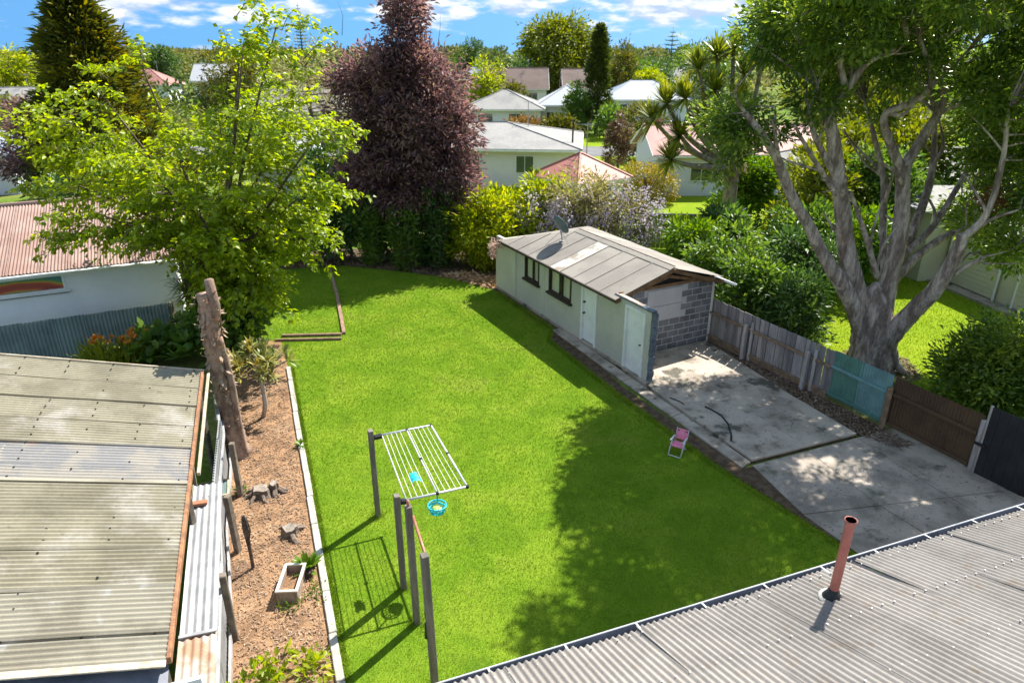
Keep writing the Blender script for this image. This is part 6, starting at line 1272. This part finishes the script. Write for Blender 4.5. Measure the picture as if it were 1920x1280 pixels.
blades('lawn_grass', LAWN, 340000, 0.042, 0.008, -0.004, l_grass, 9.0, 'short bright green mown grass of the lawn')
blades('neighbour_grass', [(9.2, 20.5), (11.4, 12.5), (17.8, 10), (17.6, 30), (10.5, 30)], 40000, 0.06, 0.012, -0.016, l_grass2, 0, "bright grass of the neighbour's lawn beyond the fence")
e_in = [(-2.47, 7.19), (-4.48, 12.55), (-6.49, 17.92)]
blades('edge_grass', [(x + 0.06, y) for x, y in e_in] + [(x + 0.15, y + 0.03) for x, y in e_in[::-1]], 5200, 0.085, 0.01, 0.0, l_grass, 0, 'longer grass left along the concrete bed edging')
blades('path_grass', [(-0.5, 24.75), (1.4, 21.0), (1.22, 20.0), (2.92, 16.2), (4.57, 12.75), (6.27, 9.93), (6.12, 9.9), (4.42, 12.75), (2.78, 16.1), (1.1, 19.9), (1.25, 20.9), (-0.62, 24.6)], 5200, 0.085, 0.01, 0.0, l_grass, 0, 'longer grass along the path and driveway edge')
for k_, p_ in enumerate((P1, P2, P3, P4)):
    blades('post_grass', [(p_.x - 0.14, p_.y - 0.14), (p_.x + 0.14, p_.y - 0.14), (p_.x + 0.14, p_.y + 0.14), (p_.x - 0.14, p_.y + 0.14)], 130, 0.10, 0.01, 0.0, l_grass, 0, 'taller grass round the foot of the ' + ('far left clothesline post', 'near clothesline frame post', 'first copper rail post', 'nearest copper rail post')[k_])
def litter(name, poly, n, L, Wd, z, mat, label, cat):
    q = scatter(poly, n); P = np.stack([q[:, 0], q[:, 1], z + NR.random(n) * 0.02], 1); D = NR.normal(size=(n, 3)); D[:, 2] *= 0.25
    o = add_leaves(name, [leaf_geo(P, D, L, Wd, 0.2, 2.0)], mat, None, 'stuff'); return tag(o, label, cat)
l_chip = LM('bark_chip', [(0.13, 0.08, 0.055), (0.30, 0.195, 0.125), (0.46, 0.34, 0.235)], 0.0, 0.9)
l_lit = LM('leaf_litter', [(0.08, 0.05, 0.035), (0.17, 0.11, 0.07), (0.33, 0.26, 0.2)], 0.0, 0.9)
BED = [(p[0] - 0.12, p[1]) for p in EDGE] + [(-7.3, 19.7), (-8.6, 19.8)] + [(x + 0.12, y) for x, y in FENCE_L[::-1]]
litter('bark_chips', BED, 13000, 0.075, 0.02, 0.012, l_chip, 'tan bark chips and dry twigs covering the garden bed', 'bark chips')
litter('fence_litter', [(6.2, 19.9), (6.75, 17.85), (7.45, 15.95), (8.2, 14.25), (8.9, 13.5), (9.4, 13.7), (6.3, 20.0)], 3200, 0.10, 0.03, 0.02, l_lit, 'dry leaf litter along the foot of the right fence', 'leaf litter')
litter('trunk_litter', [(9.3, 17.2), (10.4, 16.7), (11.6, 17.3), (11.8, 18.6), (10.6, 19.3), (9.4, 18.9)], 2600, 0.12, 0.04, 0.0, l_lit, 'leaf litter round the foot of the big grey tree', 'leaf litter')
litter('slab_leaves', [(3.3, 18.0), (5.9, 19.4), (8.0, 14.2), (5.5, 13.2)], 420, 0.05, 0.022, 0.088, l_lit, 'scattered fallen leaves on the concrete slab', 'leaves')
litter('driveway_leaves', [(5.3, 12.4), (9.6, 13.1), (10.6, 11.0), (7.0, 8.6)], 380, 0.05, 0.022, 0.026, l_lit, 'scattered fallen leaves on the driveway', 'leaves')
litter('border_litter', [(-9.5, 27.9), (-7.2, 28.4), (-4.8, 27.6), (-2.9, 26.8), (-1.5, 26.1), (-0.8, 25.3), (-0.6, 26.5), (-3, 28), (-9, 29.5)], 3200, 0.14, 0.05, 0.02, l_lit, 'dry leaves and twigs along the back border', 'leaf litter')
litter('leaf_heap', [(-2.9, 26.75), (-2.0, 26.2), (-0.98, 25.3), (-0.6, 25.3), (-0.65, 26.3), (-2.0, 27.2)], 1500, 0.24, 0.06, 0.04, LM('heap_leaf', [(0.22, 0.12, 0.06), (0.42, 0.26, 0.13), (0.5, 0.36, 0.22)], 0.0, 0.9), 'heap of dry tan leaves at the far garage corner', 'leaf heap')
